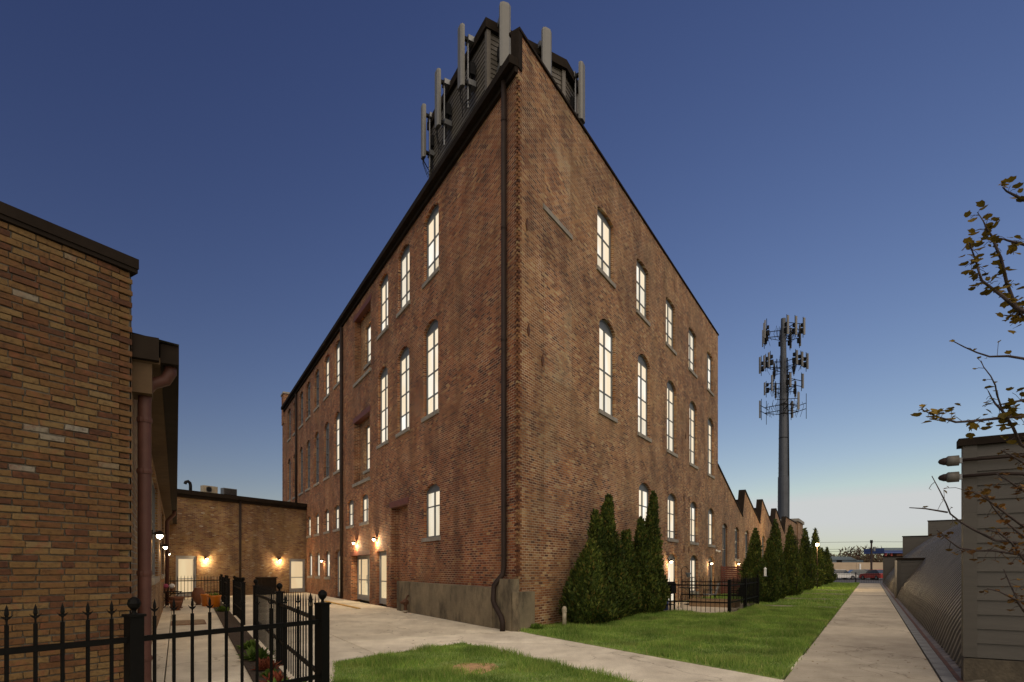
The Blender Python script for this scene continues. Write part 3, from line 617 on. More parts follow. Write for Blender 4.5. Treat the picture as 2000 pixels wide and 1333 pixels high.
# ------------------------------------------------------------------ rooftop penthouse with antennas
PC = C0 + dL * 3.9 + Vector((.863, .505, 0)) * 1.2
FPH = frame(PC, -dL)                                 # x = -s along the courtyard, y into the roof
pent = thing('rooftop_penthouse', 'grey lap-sided penthouse on the mill roof ringed by panel antennas', 'penthouse', FPH @ T(0, 0, EAVE))
def lap(mb, p0, p1, z0, z1, st, out, lapd=.022):
    """lapped boards between two plan points; out = outward unit vector"""
    z = z0
    while z < z1 - .01:
        t = min(z + st, z1); a0, a1 = p0 + out * lapd, p1 + out * lapd
        mb.quad((a0.x, a0.y, z), (a1.x, a1.y, z), (p1.x, p1.y, t), (p0.x, p0.y, t)); mb.quad((p0.x, p0.y, z), (p1.x, p1.y, z), (a1.x, a1.y, z), (a0.x, a0.y, z)); z = t
plan = [Vector((-4.75, 0, 0)), Vector((0, 0, 0)), Vector((0, 2.95, 0)), Vector((-.55, 3.95, 0)), Vector((-4.75, 4.6, 0))]
mb = MB(); ZP = 19.15
for i in range(5):
    p, q_ = plan[i], plan[(i + 1) % 5]; e = (q_ - p).normalized(); lap(mb, p, q_, EAVE, ZP - .3, .155, Vector((e.y, -e.x, 0)))
mb.build('siding', M_PENT, pent, FPH)
for i in range(5):
    p = plan[i]; MB().box(p.x - .07, p.x + .07, p.y - .07, p.y + .07, EAVE, ZP - .29).build('corner_board', M_PENT, pent, FPH)
cc = sum(plan, Vector()) / 5; big = [p + (p - cc).normalized() * .18 for p in plan]
MB().prism([(p.x, p.y) for p in big], ZP - .3, ZP).build('roof_edge', M_BRONZE, pent, FPH)
def antenna(label, x, y, yaw, z0=17.4, h=2.05, w=.34, wall=(0, 0)):
    F = FPH @ T(x, y, z0) @ RZ(yaw); r = thing('panel_antenna', label, 'antenna', F, 'panel antennas on the mill roof')
    prof = [(-w / 2, .06), (-w / 2, -.02), (-w * .3, -.07), (w * .3, -.07), (w / 2, -.02), (w / 2, .06)]
    mb = MB(); n_ = 6; vs = []
    secs = [(0, 1), (h - .1, 1), (h - .03, .9), (h, .6)]
    for z, k in secs: vs += [(px * k, py * k, z) for px, py in prof]
    fs = [(i * n_ + k, i * n_ + (k + 1) % n_, (i + 1) * n_ + (k + 1) % n_, (i + 1) * n_ + k) for i in range(3) for k in range(n_)] + [tuple(range(n_))[::-1], tuple(range(18, 24))]
    mb.add(vs, [f[::-1] for f in fs]); mb.build('radome', M_ANT, r, F)
    MB().tube([(0, .26, -.55), (0, .26, h - .25)], .035, 8).build('mounting_pipe', M_GALV, r, F)
    for z in (.25, h - .35):
        MB().box(-.05, .05, .06, .24, z - .05, z + .05).build('bracket', M_CABLE, r, F)
        MB().box(-.13, .13, .22, .5, z - .09, z + .09).build('standoff', M_GALV, r, F)
    MB().box(-.12, .12, .3, .48, .55, .95).build('radio_unit', M_CABLE, r, F)
    for k in range(5):
        a = random.uniform(-.1, .1); pts = [(a, 0, .0), (a + random.uniform(-.1, .1), .0, -.18), (random.uniform(-.22, .22), .12, -.42 - .1 * k), (random.uniform(-.15, .15), .3, -.25), (random.uniform(-.08, .08), .33, .1), (random.uniform(-.08, .08), .34, .6)]
        MB().tube(pts, .012, 5).build('cable', M_CABLE, r, F, True)
antenna('narrow panel antenna farthest left on the penthouse, hanging past its far corner', -4.5, -.42, 0, w=.26)
antenna('panel antenna second from the left on the penthouse side', -2.8, -.55, 0)
antenna('panel antenna third from the left, beside the penthouse corner', -.85, -.55, 0)
antenna('tallest looking panel antenna, standing right behind the brick corner of the roof', .55, .33, 78, w=.36)
antenna('panel antenna rising behind the garden-side parapet, second from the right', .5, 1.95, 90, w=.36)
antenna('rightmost panel antenna on the penthouse, against open sky', .05, 3.75, 118)

# ------------------------------------------------------------------ near brick building on the left
nb = thing('common_brick_building', 'yellow and brown common brick building at the left with long eave and brown downpipe', 'building', FK)
WT = 4.92
mb = MB(); mb.box(-6, -.125, .0, .3, -.2, WT); mb.box(-.125, -.02, .02, .3, -.2, WT); mb.build('mortar_wall', M_MORTAR, nb, FK); MB().box(.0, .3, .008, .34, -.2, WT - .01).build('mortar_wall', M_MORTAR, nb, FKR)
variants = []
for k in range(8):
    bm = bmesh.new(); bmesh.ops.create_cube(bm, size=1); bmesh.ops.scale(bm, vec=(.203, .09, .057), verts=bm.verts)
    bmesh.ops.bevel(bm, geom=list(bm.edges), offset=.0045, segments=1, affect='EDGES')
    for v in bm.verts: v.co += Vector((random.uniform(-.004, .004), random.uniform(-.003, .003), random.uniform(-.003, .003)))
    me = bpy.data.meshes.new('brick'); bm.to_mesh(me); bm.free(); me.materials.append(BK_OBJ); variants.append(me)
bl = []
rows_ = int((WT - .0) / .0677)
for r_ in range(rows_):
    z = .034 + r_ * .0677; odd = r_ % 2; x = .012 if not odd else -.008; first = True
    while x > -5.8:
        L = .203
        if first and odd: L = .1
        elif random.random() < .07: L = .1
        x0 = x - L; bl.append((x0 + L / 2, z, L / .203, first and odd, first)); x = x0 - .0105; first = False
bl.sort(key=lambda q_: -(100 if (-1.32 < q_[0] and .75 < q_[1] < 5) else 0) + abs(q_[1] - 1.7) - q_[0] * .2)
joined = MB()
for i, (x, z, k, rec, fst) in enumerate(bl):
    y = .03 + random.uniform(-.006, .006) + (.018 if rec else 0); rot = Matrix.Rotation(random.uniform(-.012, .012), 4, 'Y') @ Matrix.Rotation(random.uniform(-.02, .02), 4, 'Z')
    me = random.choice(variants); M_ = T(x, y, z + random.uniform(-.003, .003)) @ rot @ Matrix.Diagonal((k, 1, random.uniform(.94, 1.04), 1))
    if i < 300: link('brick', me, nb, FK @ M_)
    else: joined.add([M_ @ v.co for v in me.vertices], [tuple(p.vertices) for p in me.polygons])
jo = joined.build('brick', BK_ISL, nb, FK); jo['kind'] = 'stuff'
cp = MB().box(-6, .06, -.06, .36, WT, WT + .11); cp.box(-6, .055, -.045, .33, WT - .045, WT - .002); cp.build('coping', M_BRONZE, nb, FK)
ops = [(6.4, 10.7, 1.35, 3.75, 0, .2), (15.3, 19.6, 1.35, 3.75, 0, .2)]
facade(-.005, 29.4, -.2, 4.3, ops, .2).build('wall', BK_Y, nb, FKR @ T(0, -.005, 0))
for o_ in ops: window(nb, FKR, *o_[:5], (1, .7), 4, 0, inset=.06)
EV = 4.03
ev = MB().box(.12, 29.4, -.28, .05, EV - .1, EV - .02); ev.build('soffit', M_SOFFIT, nb, FKR)
MB().extr([(.16, EV - .06), (29.4, EV - .06), (29.4, EV + .16), (.16, EV + .16)], -.47, -.282).build('gutter', M_BRONZE, nb, FKR)
rf = MB(); rf.quad((.1, -.47, EV + .165), (29.4, -.47, EV + .165), (29.4, 5, EV + .75), (.1, 5, EV + .75)); rf.build('roof', M_ROOF, nb, FKR)
MB().box(.04, .118, -.27, .2, EV - .08, EV + .18).build('eave_return', M_BRONZE, nb, FKR)
MB().box(.13, .5, -.2, .0, EV - .45, EV - .103).build('eave_return', M_SOFFIT, nb, FKR)
downpipe(nb, FKR, [(.32, -.38, EV - .02), (.32, -.38, EV - .12), (.32, -.33, EV - .22), (.32, -.2, EV - .28), (.31, -.13, EV - .38), (.3, -.12, EV - .55), (.3, -.12, .25), (.3, -.16, .1), (.32, -.26, .02)], .07, M_PIPE,
         [(.3, -.12, z) for z in (.5, 1.5, 2.7, 3.3)])
for s in (19.9, 28.6):
    downpipe(nb, FKR, [(s, -.38, EV - .02), (s, -.37, EV - .2), (s, -.12, EV - .5), (s, -.12, .05)], .075, M_PIPE, [(s, -.12, 1.5)])

# ------------------------------------------------------------------ wall across the courtyard
back = thing('courtyard_end_building', 'brown brick wall with two lit glass doors closing the end of the courtyard', 'building', FB @ T(-4, 0, 0))
dl, dr = (-8.42, -7.3, .04, 2.28, 0, .2), (-1.3, -.08, .04, 2.22, 0, .2)
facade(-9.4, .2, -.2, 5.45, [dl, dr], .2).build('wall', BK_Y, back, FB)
for o_ in (dl, dr): door(back, FB, o_[0] + .005, o_[1] - .005, o_[2], o_[3] - .005, (1.0,), .03)
MB().box(-9.4, .02, -.12, 1.0, 5.45, 5.62).build('fascia', M_BRONZE, back, FB)
MB().box(-9.4, .04, -.28, 1.0, 5.62, 5.85).build('gutter', M_BRONZE, back, FB)
MB().poly([(-9.4, 1.0, 5.84), (.04, 1.0, 5.84), (.04, 9, 5.9), (-9.4, 9, 5.9)]).build('roof', M_ROOF, back, FB)
downpipe(back, FB, [(-4.77, -.12, 5.6), (-4.77, -.12, .05)], .065, M_PIPED, [(-4.77, -.12, z) for z in (1.6, 3.4)])
# units on that roof
def on_back(x, y, z): return FB @ T(x, y, z)
v = thing('roof_vent', 'dark gooseneck vent pipe on the end building roof', 'vent', on_back(-7.25, .7, 5.84))
MB().tube([(0, 0, 0), (0, 0, .42), (-.03, 0, .55), (-.14, 0, .63), (-.26, 0, .58), (-.3, 0, .47)], .085, 10).build('gooseneck', M_CABLE, v, on_back(-7.25, .7, 5.84), True)
MB().lathe([(.14, 0), (.14, .04), (.1, .08)], 12).build('flashing', M_GALV, v, on_back(-7.25, .7, 5.84))
def condenser(label, x, m, fan):
    F = on_back(x, .75, 5.85); r = thing('condenser_unit', label, 'air conditioner', F, 'condensers on the end building roof')
    MB().box(-.42, .42, -.16, .16, .08, .5).build('cabinet', m, r, F)
    for sx_ in (-.3, .3): MB().box(sx_ - .03, sx_ + .03, -.18, .18, 0, .08).build('foot', M_CABLE, r, F)
    if fan:
        ring = MB(); ring.tube([(-.1 + .17 * math.cos(t), -.17, .29 + .17 * math.sin(t)) for t in np.linspace(0, 2 * math.pi, 17)], .014, 5); ring.build('fan_guard', M_GALV, r, F)
        MB().box(-.25, .05, -.166, -.161, .15, .43).build('fan_opening', M_CABLE, r, F)
    else:
        for k in range(6): MB().box(-.38, .38, -.175, -.161, .12 + .06 * k, .15 + .06 * k).build('fin', M_CABLE, r, F)
condenser('cream condenser unit with round fan on the end building roof', -6.15, M_CREAM, True)
condenser('dark finned condenser unit on the end building roof', -4.95, M_GALV, False)

# ------------------------------------------------------------------ wall lamps
def wall_lamp(label, F, power=26):
    r = thing('wall_lamp', label, 'lamp', F, 'lit lamps on the brick walls')
    MB().box(-.06, .06, -.03, .0, -.1, .1).build('back_plate', M_BRONZE, r, F)
    MB().tube([(0, -.02, .02), (0, -.1, .06), (0, -.15, .05)], .014, 6).build('arm', M_BRONZE, r, F)
    MB().lathe([(.02, .11), (.05, .09), (.11, .02), (.105, .015), (.04, .08)], 14, (0, -.15, -.02)).build('shade', M_BRONZE, r, F, True)
    MB().lathe([(.012, -.06), (.05, -.03), (.06, .0), (.045, .04), (.02, .06)], 12, (0, -.15, -.02)).build('bulb', M_BULB, r, F, True)
    L_ = bpy.data.lights.new('lamp_light', 'POINT'); L_.energy = power * 1.6; L_.color = (1, .70, .38); L_.shadow_soft_size = .06
    link('lamp_light', L_, r, F @ T(0, -.2, -.12))
wall_lamp('lit lamp above the left of the double entrance doors of the mill', FL @ T(-15.0, 0, 2.82), 60)
wall_lamp('lit lamp above the single glass door right of the double doors', FL @ T(-11.75, 0, 2.84), 60)
wall_lamp('small lit lamp between the low courtyard windows of the mill', FL @ T(-21.95, 0, 2.05), 12)
wall_lamp('lit lamp right of the left glass door on the end wall', FB @ T(-6.8, 0, 2.15), 52)
wall_lamp('lit lamp left of the right glass door on the end wall', FB @ T(-2.1, 0, 2.13), 52)
wall_lamp('nearest of the three lit lamps on the common brick wall', FKR @ T(6.1, 0, 2.25), 9)
wall_lamp('middle of the three lit lamps on the common brick wall', FKR @ T(13.2, 0, 2.25), 13)
wall_lamp('farthest of the three lit lamps on the common brick wall', FKR @ T(22.5, 0, 2.25), 16)
wall_lamp('lit lamp beside the garden door behind the tall evergreens', FR @ T(12.6, 0, 1.9), 22)
wall_lamp('lit lamp beside the dark garden door near the wooden screen', FR @ T(20.1, 0, 1.88), 22)
wall_lamp('lit lamp on the sawtooth wing above the red wooden screen', FR @ T(27.9, .03, 1.92), 16)

# ------------------------------------------------------------------ iron fences
def picket_mesh(h, w=.0205, ornate=True):
    mb = MB(); a = w / 2; mb.box(-a, a, -a, a, 0, h)
    if ornate:
        mb.lathe([(.006, 0), (.007, .03), (.012, .045), (.008, .055), (.0145, .075), (.011, .105), (.001, .14)], 6, (0, 0, h))
        for s in (-1, 1):
            mb.extr([(s * .004, h + .035), (s * .02, h + .045), (s * .036, h + .072), (s * .026, h + .062), (s * .004, h + .055)], -.004, .004)
    else: mb.lathe([(a, 0), (a * 1.1, .01), (.001, .09)], 5, (0, 0, h))
    return mb.mesh('picket', M_BLACK)
def post_mesh(h, w, ball=True):
    mb = MB(); a = w / 2; mb.box(-a, a, -a, a, 0, h); mb.box(-a - .012, a + .012, -a - .012, a + .012, h, h + .02)
    if ball: mb.lathe([(a * .5, .02), (a * .3, .035), (a * .3, .05), (a * .75, .075), (a * .95, .105), (a * .78, .135), (a * .3, .155), (.002, .158)], 12, (0, 0, h))
    return mb.mesh('post', M_BLACK)
PK = picket_mesh(1.105); PO = post_mesh(1.17, .104); PKS = picket_mesh(1.105, .015, False); POS = post_mesh(1.17, .104, False)
def run(root, p, q, pk, oc=.154, rails=(.38, .965), rh=.045, base=.06):
    p, q = Vector((*p, 0)), Vector((*q, 0)); d = q - p; L = d.length; F = frame(p, d)
    for z in rails: MB().box(.0, L, -.016, .016, z, z + rh).build('rail', M_BLACK, root, F)
    n_ = max(1, int(L / oc)); st = L / n_
    for i in range(1, n_):
        link('picket', pk, root, F @ T(i * st, 0, base))
def posts(root, pts, me, d):
    for p in pts: link('post', me, root, frame(p, d))
D0 = Vector((-.8814 * 3.92, 3.92, 0))
f_pts = [D0 + dR * t for t in (-1.6, .80, 2.664)]
fence = thing('iron_fence', 'black iron picket fence with ball-topped posts in the near left corner', 'fence', frame(f_pts[2], dR))
dF = Vector((-.4865, .8737, 0)); cnr = f_pts[2]
posts(fence, f_pts, PO, dR)
for a, c in zip(f_pts[:-1], f_pts[1:]): run(fence, a.xy, c.xy, PK)
side = [cnr + dF * t for t in (3.5, 7.5)]
posts(fence, side, PO, dF); run(fence, cnr.xy, side[0].xy, PKS, .2); run(fence, side[0].xy, side[1].xy, PKS, .2)
for k, (t0, t1) in enumerate(((11.1, 14.9), (18.6, 21.6), (23.6, 26.2))):
    p, q_ = cnr + dF * t0, cnr + dF * t1
    f2 = thing('iron_fence', ('short black iron fence section just past the open gap in the courtyard', 'black iron fence section beside the orange planters', 'farthest black iron fence section, near the left glass door')[k], 'fence', frame(p, dF), 'iron fences along the courtyard beds')
    posts(f2, [p, q_], POS if k else PO, dF); run(f2, p.xy, q_.xy, PK, .17)
    if k == 2:
        e = q_ - dR * 2.6; posts(f2, [e], POS, dR); run(f2, q_.xy, e.xy, PKS, .16)
gf = thing('patio_fence', 'black iron fence with ball-topped corner post round the garden patio', 'fence', FP @ T(20.45, 4.1))
pa, pb, pc = FP @ Vector((20.45, 6.6, 0)), FP @ Vector((20.45, 4.08, 0)), FP @ Vector((26.2, 4.08, 0))
run(gf, pa.xy, pb.xy, PKS, .155); run(gf, pb.xy, pc.xy, PKS, .13); mid = (pb + pc) / 2
posts(gf, [pb, mid], POS, dR); posts(gf, [pc], PO, dR)
e1, e2 = FP @ Vector((26.2, 7.3, 0)), pc
run(gf, e1.xy, e2.xy, PKS, .155)
ff = thing('path_end_fence', 'low black fence across the far end of the garden path', 'fence', FP @ T(74, 0))
p, q_ = FP @ Vector((74, 6.5, 0)), FP @ Vector((74, -1.2, 0)); run(ff, p.xy, q_.xy, PKS, .16)
posts(ff, [p + (q_ - p) * t for t in (0, .33, .66, 1)], POS, dR)

# ------------------------------------------------------------------ planting bed beside the fence
nF = Vector((-dF.y, dF.x, 0))
bedpts = [cnr + dF * .1 + nF * .06, cnr + dF * 27 + nF * .06, cnr + dF * 27 + nF * .5, cnr + dF * .4 + nF * .5]
struct(MB().prism([(p.x, p.y) for p in bedpts], -.02, .035).build('planting_bed', M_SOIL))
def clump(name, label, cat, p, n_, rad, h, m, group=None):
    v = np.zeros((n_ * 2, 3, 3)); k = 0
    for i in range(n_):
        a, e, L = random.uniform(0, 6.28), random.uniform(.25, 1.35), random.uniform(.5, 1) * h; b0 = Vector((random.gauss(0, rad * .4), random.gauss(0, rad * .4), .0))
        d = Vector((math.cos(a) * math.cos(e), math.sin(a) * math.cos(e), math.sin(e))); sd = Vector((-math.sin(a), math.cos(a), 0)) * L * .13; t = b0 + d * L + Vector((0, 0, -.12 * L)); md = b0 + d * L * .55
        v[k] = [b0, md + sd, t]; v[k + 1] = [b0, t, md - sd]; k += 2
    return tag(link(name, trimesh(name, v, m), None, T(*p)), label, cat, group)
BP = [(.9, 'yellow-green leafy clump at the fence corner post', M_BEDG, .3), (1.55, 'red-leaved plant nearest the fence corner post', M_BEDR, .26), (2.35, 'small green tuft between the two red plants in the bed', M_BEDG, .16), (2.95, 'red flowering plant by the second fence post', M_BEDR, .24), (4.1, 'bright green clump behind the second fence post', M_BEDG, .3), (5.6, 'pale green clump halfway along the bed', M_BEDG, .24), (9.2, 'low red plant in the open gap of the fence', M_BEDR, .16), (16.6, 'green plant at the foot of the far fence section', M_BEDG, .28)]
for t, lb, m_, h_ in BP:
    p = cnr + dF * t + nF * .27; clump('bed_plant', lb, 'plant', (p.x, p.y, .03), 150, h_ * .55, h_, m_, 'plants in the bed along the fence')
clump('weed_tuft', 'dark green weed tuft at the foot of the mill corner', 'plant', (FR @ Vector((.35, -.32, .01)))[:], 130, .14, .24, M_BEDG)

# ------------------------------------------------------------------ things in the courtyard
def planter(label, x, y, s, plant):
    F = T(x, y, .005); r = thing('planter', label, 'planter', F, 'orange planters')
    MB().lathe([(.19 * s, 0), (.245 * s, .42 * s), (.26 * s, .43 * s), (.26 * s, .47 * s), (.22 * s, .47 * s), (.21 * s, .40 * s)], 18).build('pot', M_ORANGE, r, F, True)
    MB().lathe([(.205 * s, .39 * s), (.2 * s, .41 * s)], 16).build('soil', M_SOIL, r, F)
    if plant:
        o = clump('foliage', '', '', (x, y, .4 * s), 60, .12, .3, M_BEDG)
        for k in ('label', 'category'): del o[k]
        mwo = WM[o.name]; o.parent = r; o.matrix_local = F.inverted() @ mwo
planter('orange planter with green plant beside the courtyard fence', -11.95, 23.0, 1.05, True)
planter('empty looking orange planter just behind the planted one', -12.75, 24.0, 1.05, False)
tp = cnr + dF * 20.5 + nF * 2.4
F = frame(tp, dR); r = thing('folding_table', 'low folding table on crossed thin legs before the left glass door', 'table', F)
MB().box(-.75, .75, -.3, .3, .62, .65).build('table_top', M_BRONZE, r, F)
for x in (-.4, .4):
    for y in (-.25, .25):
        MB().tube([(x - .34, y, .62), (x + .34, y, .0)], .013, 6).build('leg', M_BRONZE, r, F); MB().tube([(x + .34, y + .03, .62), (x - .34, y + .03, .0)], .013, 6).build('leg', M_BRONZE, r, F)
for i, (x, m_, lb) in enumerate(((.25, M_PINK, 'small magenta potted flower on the folding table'), (.5, M_WHITE, 'small pale potted flower at the end of the folding table'))):
    Fq = F @ T(x, 0, .65); r2 = thing('potted_flower', lb, 'plant', Fq, 'pots on the folding table')
    MB().lathe([(.05, 0), (.075, .12), (.065, .12)], 12).build('pot', M_TERRA, r2, Fq)
    MB().lathe([(.03, .11), (.11, .17), (.12, .23), (.07, .29), (.01, .31)], 9).build('bloom', m_, r2, Fq)
pp = cnr + dF * 22.0 + nF * 1.0; F = frame(pp, dR)
r = thing('urn_planter', 'rust-coloured rounded urn by the far fence section', 'urn', F)
MB().lathe([(.12, 0), (.1, .06), (.2, .18), (.27, .38), (.26, .55), (.17, .68), (.19, .74), (.15, .74)], 16).build('urn_body', M_TERRA, r, F, True)
MB().box(-.22, .22, -.22, .22, -.01, .0).build('urn_plinth', M_GREY, r, F)
for k, (s, d_, sc, lb) in enumerate(((18.6, .45, 1.1, 'large brown clay pot beside the second downpipe'), (17.3, .42, .85, 'smaller brown clay pot in front of the large one'))):
    F = FKR @ T(s, -d_, 0) @ Matrix.Scale(sc, 4); r = thing('clay_pot', lb, 'pot', F, 'clay pots at the common brick wall')
    MB().lathe([(.15, 0), (.23, .33), (.25, .34), (.25, .42), (.21, .42), (.2, .34)], 16).build('pot_body', M_TERRA, r, F, True); MB().lathe([(.19, 0), (.21, .03), (.2, .035)], 16).build('saucer', M_TERRA, r, F)
F = FKR @ T(11.3, -.75, .006); r = thing('door_mat', 'tan mat lying on the paving below the common brick wall', 'mat', F)
MB().box(-.75, .75, -.4, .4, 0, .02).build('mat_body', M_WOOD, r, F); MB().box(-.78, .78, -.43, .43, -.004, .008).build('mat_border', M_TERRA, r, F)
F = FB @ T(-3.2, -.35, 0); r = thing('storage_box', 'brown box standing against the end wall', 'box', F)
MB().box(-.5, .5, -.28, .28, 0, 1.0).build('box_body', M_BRONZE, r, F); MB().box(-.54, .54, -.32, .32, 1.0, 1.06).build('box_lid', M_BRONZE, r, F)
kb = MB().box(-15.9, -10.0, -1.35, -1.2, 0, .03); ramp_o = kb.build('yellow_edge', M_YELLOW, None, FL); struct(ramp_o)
F = FL @ T(-7.0, -.45, 0); r = thing('standpipe', 'rusty twin-headed standpipe at the concrete base of the mill', 'standpipe', F)
MB().tube([(0, 0, 0), (0, 0, .3)], .06, 10).build('riser', M_RUST, r, F); MB().lathe([(.06, .0), (.1, .02), (.1, .05), (.06, .07)], 12, (0, 0, .02)).build('flange', M_CREAM, r, F)
MB().lathe([(.07, .28), (.12, .34), (.12, .42), (.08, .47), (.03, .49)], 12).build('head', M_RUST, r, F, True)
for s in (-1, 1): MB().tube([(0, 0, .38), (s * .13, -.05, .38), (s * .17, -.08, .35)], [.06, .06, .065], 10).build('outlet', M_RUST, r, F)
MB().tube([(0, 0, .44), (-.06, .1, .6), (-.14, .17, .6)], .03, 8).build('pipe', M_RUST, r, F)

# ------------------------------------------------------------------ evergreens
def conifer(name, label, p, h, rad, n_, seed, spray=.105, group='arborvitae along the mill', lean=0.0, tip=1.0):
    rn = np.random.default_rng(seed); ph = rn.uniform(0, 6.28, 12)
    def lump(t, a): return 1 + .15 * np.sin(3 * a + ph[0] + 5 * t) + .12 * np.sin(5 * a - 9 * t + ph[1]) + .11 * np.sin(2 * a + 17 * t + ph[2]) + .09 * np.sin(8 * a + 29 * t + ph[3]) + .06 * np.sin(13 * a - 41 * t + ph[6])
    def prof(t): return np.minimum(1, (t + .06) / .2) ** .6 * np.clip(1 - t, 0, 1) ** (.78 * tip) * 1.12
    def cx(t): return lean * h * t * t + .05 * np.sin(6 * t + ph[4]), .05 * np.sin(5 * t + ph[5])
    M_ = T(*p); r = thing(name, label, 'tree', M_, group)
    mb = MB(); NZ, NA = 15, 16; vs = []
    for i in range(NZ):
        t = i / (NZ - 1) * .97
        for k in range(NA):
            a = 2 * math.pi * k / NA; q_ = float(rad * prof(t) * lump(t, a)) * .74; ox, oy = cx(t); vs.append((ox + q_ * math.cos(a), oy + q_ * math.sin(a), .04 + t * h * .96))
    mb.add(vs, [(i * NA + k, i * NA + (k + 1) % NA, (i + 1) * NA + (k + 1) % NA, (i + 1) * NA + k) for i in range(NZ - 1) for k in range(NA)] + [tuple(range((NZ - 1) * NA, NZ * NA))])
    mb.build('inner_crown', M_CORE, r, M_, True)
    t = rn.uniform(0, 1, n_ * 3); keep = rn.uniform(0, 1, n_ * 3) < np.maximum(prof(t), .12); t = t[keep][:n_]; m_ = len(t); a = rn.uniform(0, 2 * np.pi, m_)
    q_ = rad * prof(t) * lump(t, a) * rn.uniform(.72, 1.12, m_) + .01; ox, oy = cx(t)
    base = np.c_[ox + q_ * np.cos(a), oy + q_ * np.sin(a), .03 + t * h * .97]
    up = np.c_[np.cos(a) * .5, np.sin(a) * .5, np.ones(m_)] + rn.normal(0, .42, (m_, 3)); up /= np.linalg.norm(up, axis=1)[:, None]
    tw = a + np.pi / 2 + rn.normal(0, .8, m_); sd = np.c_[np.cos(tw), np.sin(tw), rn.normal(0, .2, m_)]
    L = rn.uniform(.5, 1.6, m_)[:, None] * spray; v = np.zeros((m_ * 2, 3, 3)); tipp = base + up * L; md = base + up * L * .5
    v[0::2, 0] = base; v[0::2, 1] = md + sd * L * .3; v[0::2, 2] = tipp; v[1::2, 0] = base; v[1::2, 1] = tipp; v[1::2, 2] = md - sd * L * .3
    # a flat spray is one island: weld by sharing nothing is fine, each half takes its own tint
    link('crown', trimesh('crown', v, M_CONIF), r, M_)
    MB().tube([(0, 0, -.05), (0, 0, h * .3)], [.06, .04], 8).build('trunk', M_BARK, r, M_)
def gp(a, y): p = FP @ Vector((a, y, 0)); return (p.x, p.y, 0)
conifer('arborvitae', 'broad low arborvitae nearest the sharp mill corner', gp(14.55, 6.62), 2.35, .6, 15000, 1, lean=.02)
conifer('arborvitae', 'medium arborvitae directly behind the broad low one', gp(15.35, 6.75), 3.25, .5, 10000, 2)
conifer('arborvitae', 'tall pointed arborvitae third from the mill corner', gp(15.95, 6.6), 3.8, .5, 12000, 3)
conifer('arborvitae', 'shorter arborvitae in the middle of the near clump', gp(17.3, 6.6), 2.75, .42, 8000, 4)
conifer('arborvitae', 'small arborvitae half hidden between two taller ones', gp(18.1, 6.8), 2.85, .36, 6000, 5)
conifer('arborvitae', 'arborvitae leaning against the tallest one in the near clump', gp(18.65, 6.45), 3.3, .42, 9000, 6, lean=-.02)
conifer('arborvitae', 'tallest narrow arborvitae by the patio fence', gp(19.75, 6.55), 4.3, .47, 12000, 7)
ROW = [(27.9, 4.5, 3.4, .52, 'first arborvitae past the patio, with a hanging feeder'), (28.9, 4.0, 2.9, .5, 'short arborvitae beside the feeder tree'), (31.3, 4.1, 4.05, .56, 'tall thick arborvitae second in the garden row'), (36.2, 3.9, 4.1, .66, 'bulky dark arborvitae in the middle of the garden row'), (46.0, 4.0, 4.5, .62, 'slim-topped arborvitae just left of the flood light'), (55.2, 4.0, 5.1, .6, 'arborvitae with the highest tip next to the flood light'), (63.0, 4.0, 3.6, .66, 'low arborvitae near the end of the garden row'), (70.5, 4.0, 3.9, .7, 'last arborvitae of the garden row by the far fence')]
for i, (a, y, h, rd, lb) in enumerate(ROW): conifer('arborvitae', lb, gp(a, y), h, rd, 9000 if i < 4 else 5000, 20 + i, .1 if i < 4 else .14, 'arborvitae row along the garden lawn')
# flood lamp on a pole between the row trees
Ff = FP @ T(50.5, 3.55, 0); r = thing('flood_lamp', 'dazzling lit flood lamp on a thin pole among the far evergreens', 'lamp', Ff)
MB().tube([(0, 0, 0), (0, 0, 3.35)], .04, 8).build('pole', M_BRONZE, r, Ff); MB().box(-.02, .12, -.15, .15, 3.33, 3.57).build('housing', M_BRONZE, r, Ff); MB().lathe([(.01, -.1), (.07, -.075), (.1, 0), (.07, .075), (.01, .1)], 12, (-.1, 0, 3.45)).build('lens', M_FLOOD, r, Ff, True)
L_ = bpy.data.lights.new('flood_light', 'POINT'); L_.energy = 700; L_.color = (1, .72, .38); L_.shadow_soft_size = .1; link('flood_light', L_, r, Ff @ T(-.25, -.15, 3.45))
# bird feeder on the first row tree, vent pipe at the mill foot
F = FP @ T(27.35, 3.95, 1.25); r = thing('bird_feeder', 'pale tube feeder hanging on the first arborvitae past the patio', 'feeder', F)
MB().lathe([(.055, 0), (.055, .3), (.075, .31), (.01, .38)], 10).build('tube_body', M_WHITE, r, F); MB().lathe([(.1, -.02), (.1, 0)], 10).build('tray', M_GALV, r, F); MB().tube([(0, 0, .37), (0, .1, .5), (.25, .3, .5)], .008, 5).build('hanger', M_CABLE, r, F)
F = FR @ T(1.35, -.62, 0); r = thing('vent_pipe', 'short white capped pipe between mill corner and broad evergreen', 'pipe', F)
MB().tube([(0, 0, 0), (0, 0, .48)], .055, 12).build('pipe_body', M_CREAM, r, F, True); MB().lathe([(.066, .4), (.066, .5), (.03, .56)], 12).build('pipe_cap', M_CREAM, r, F)

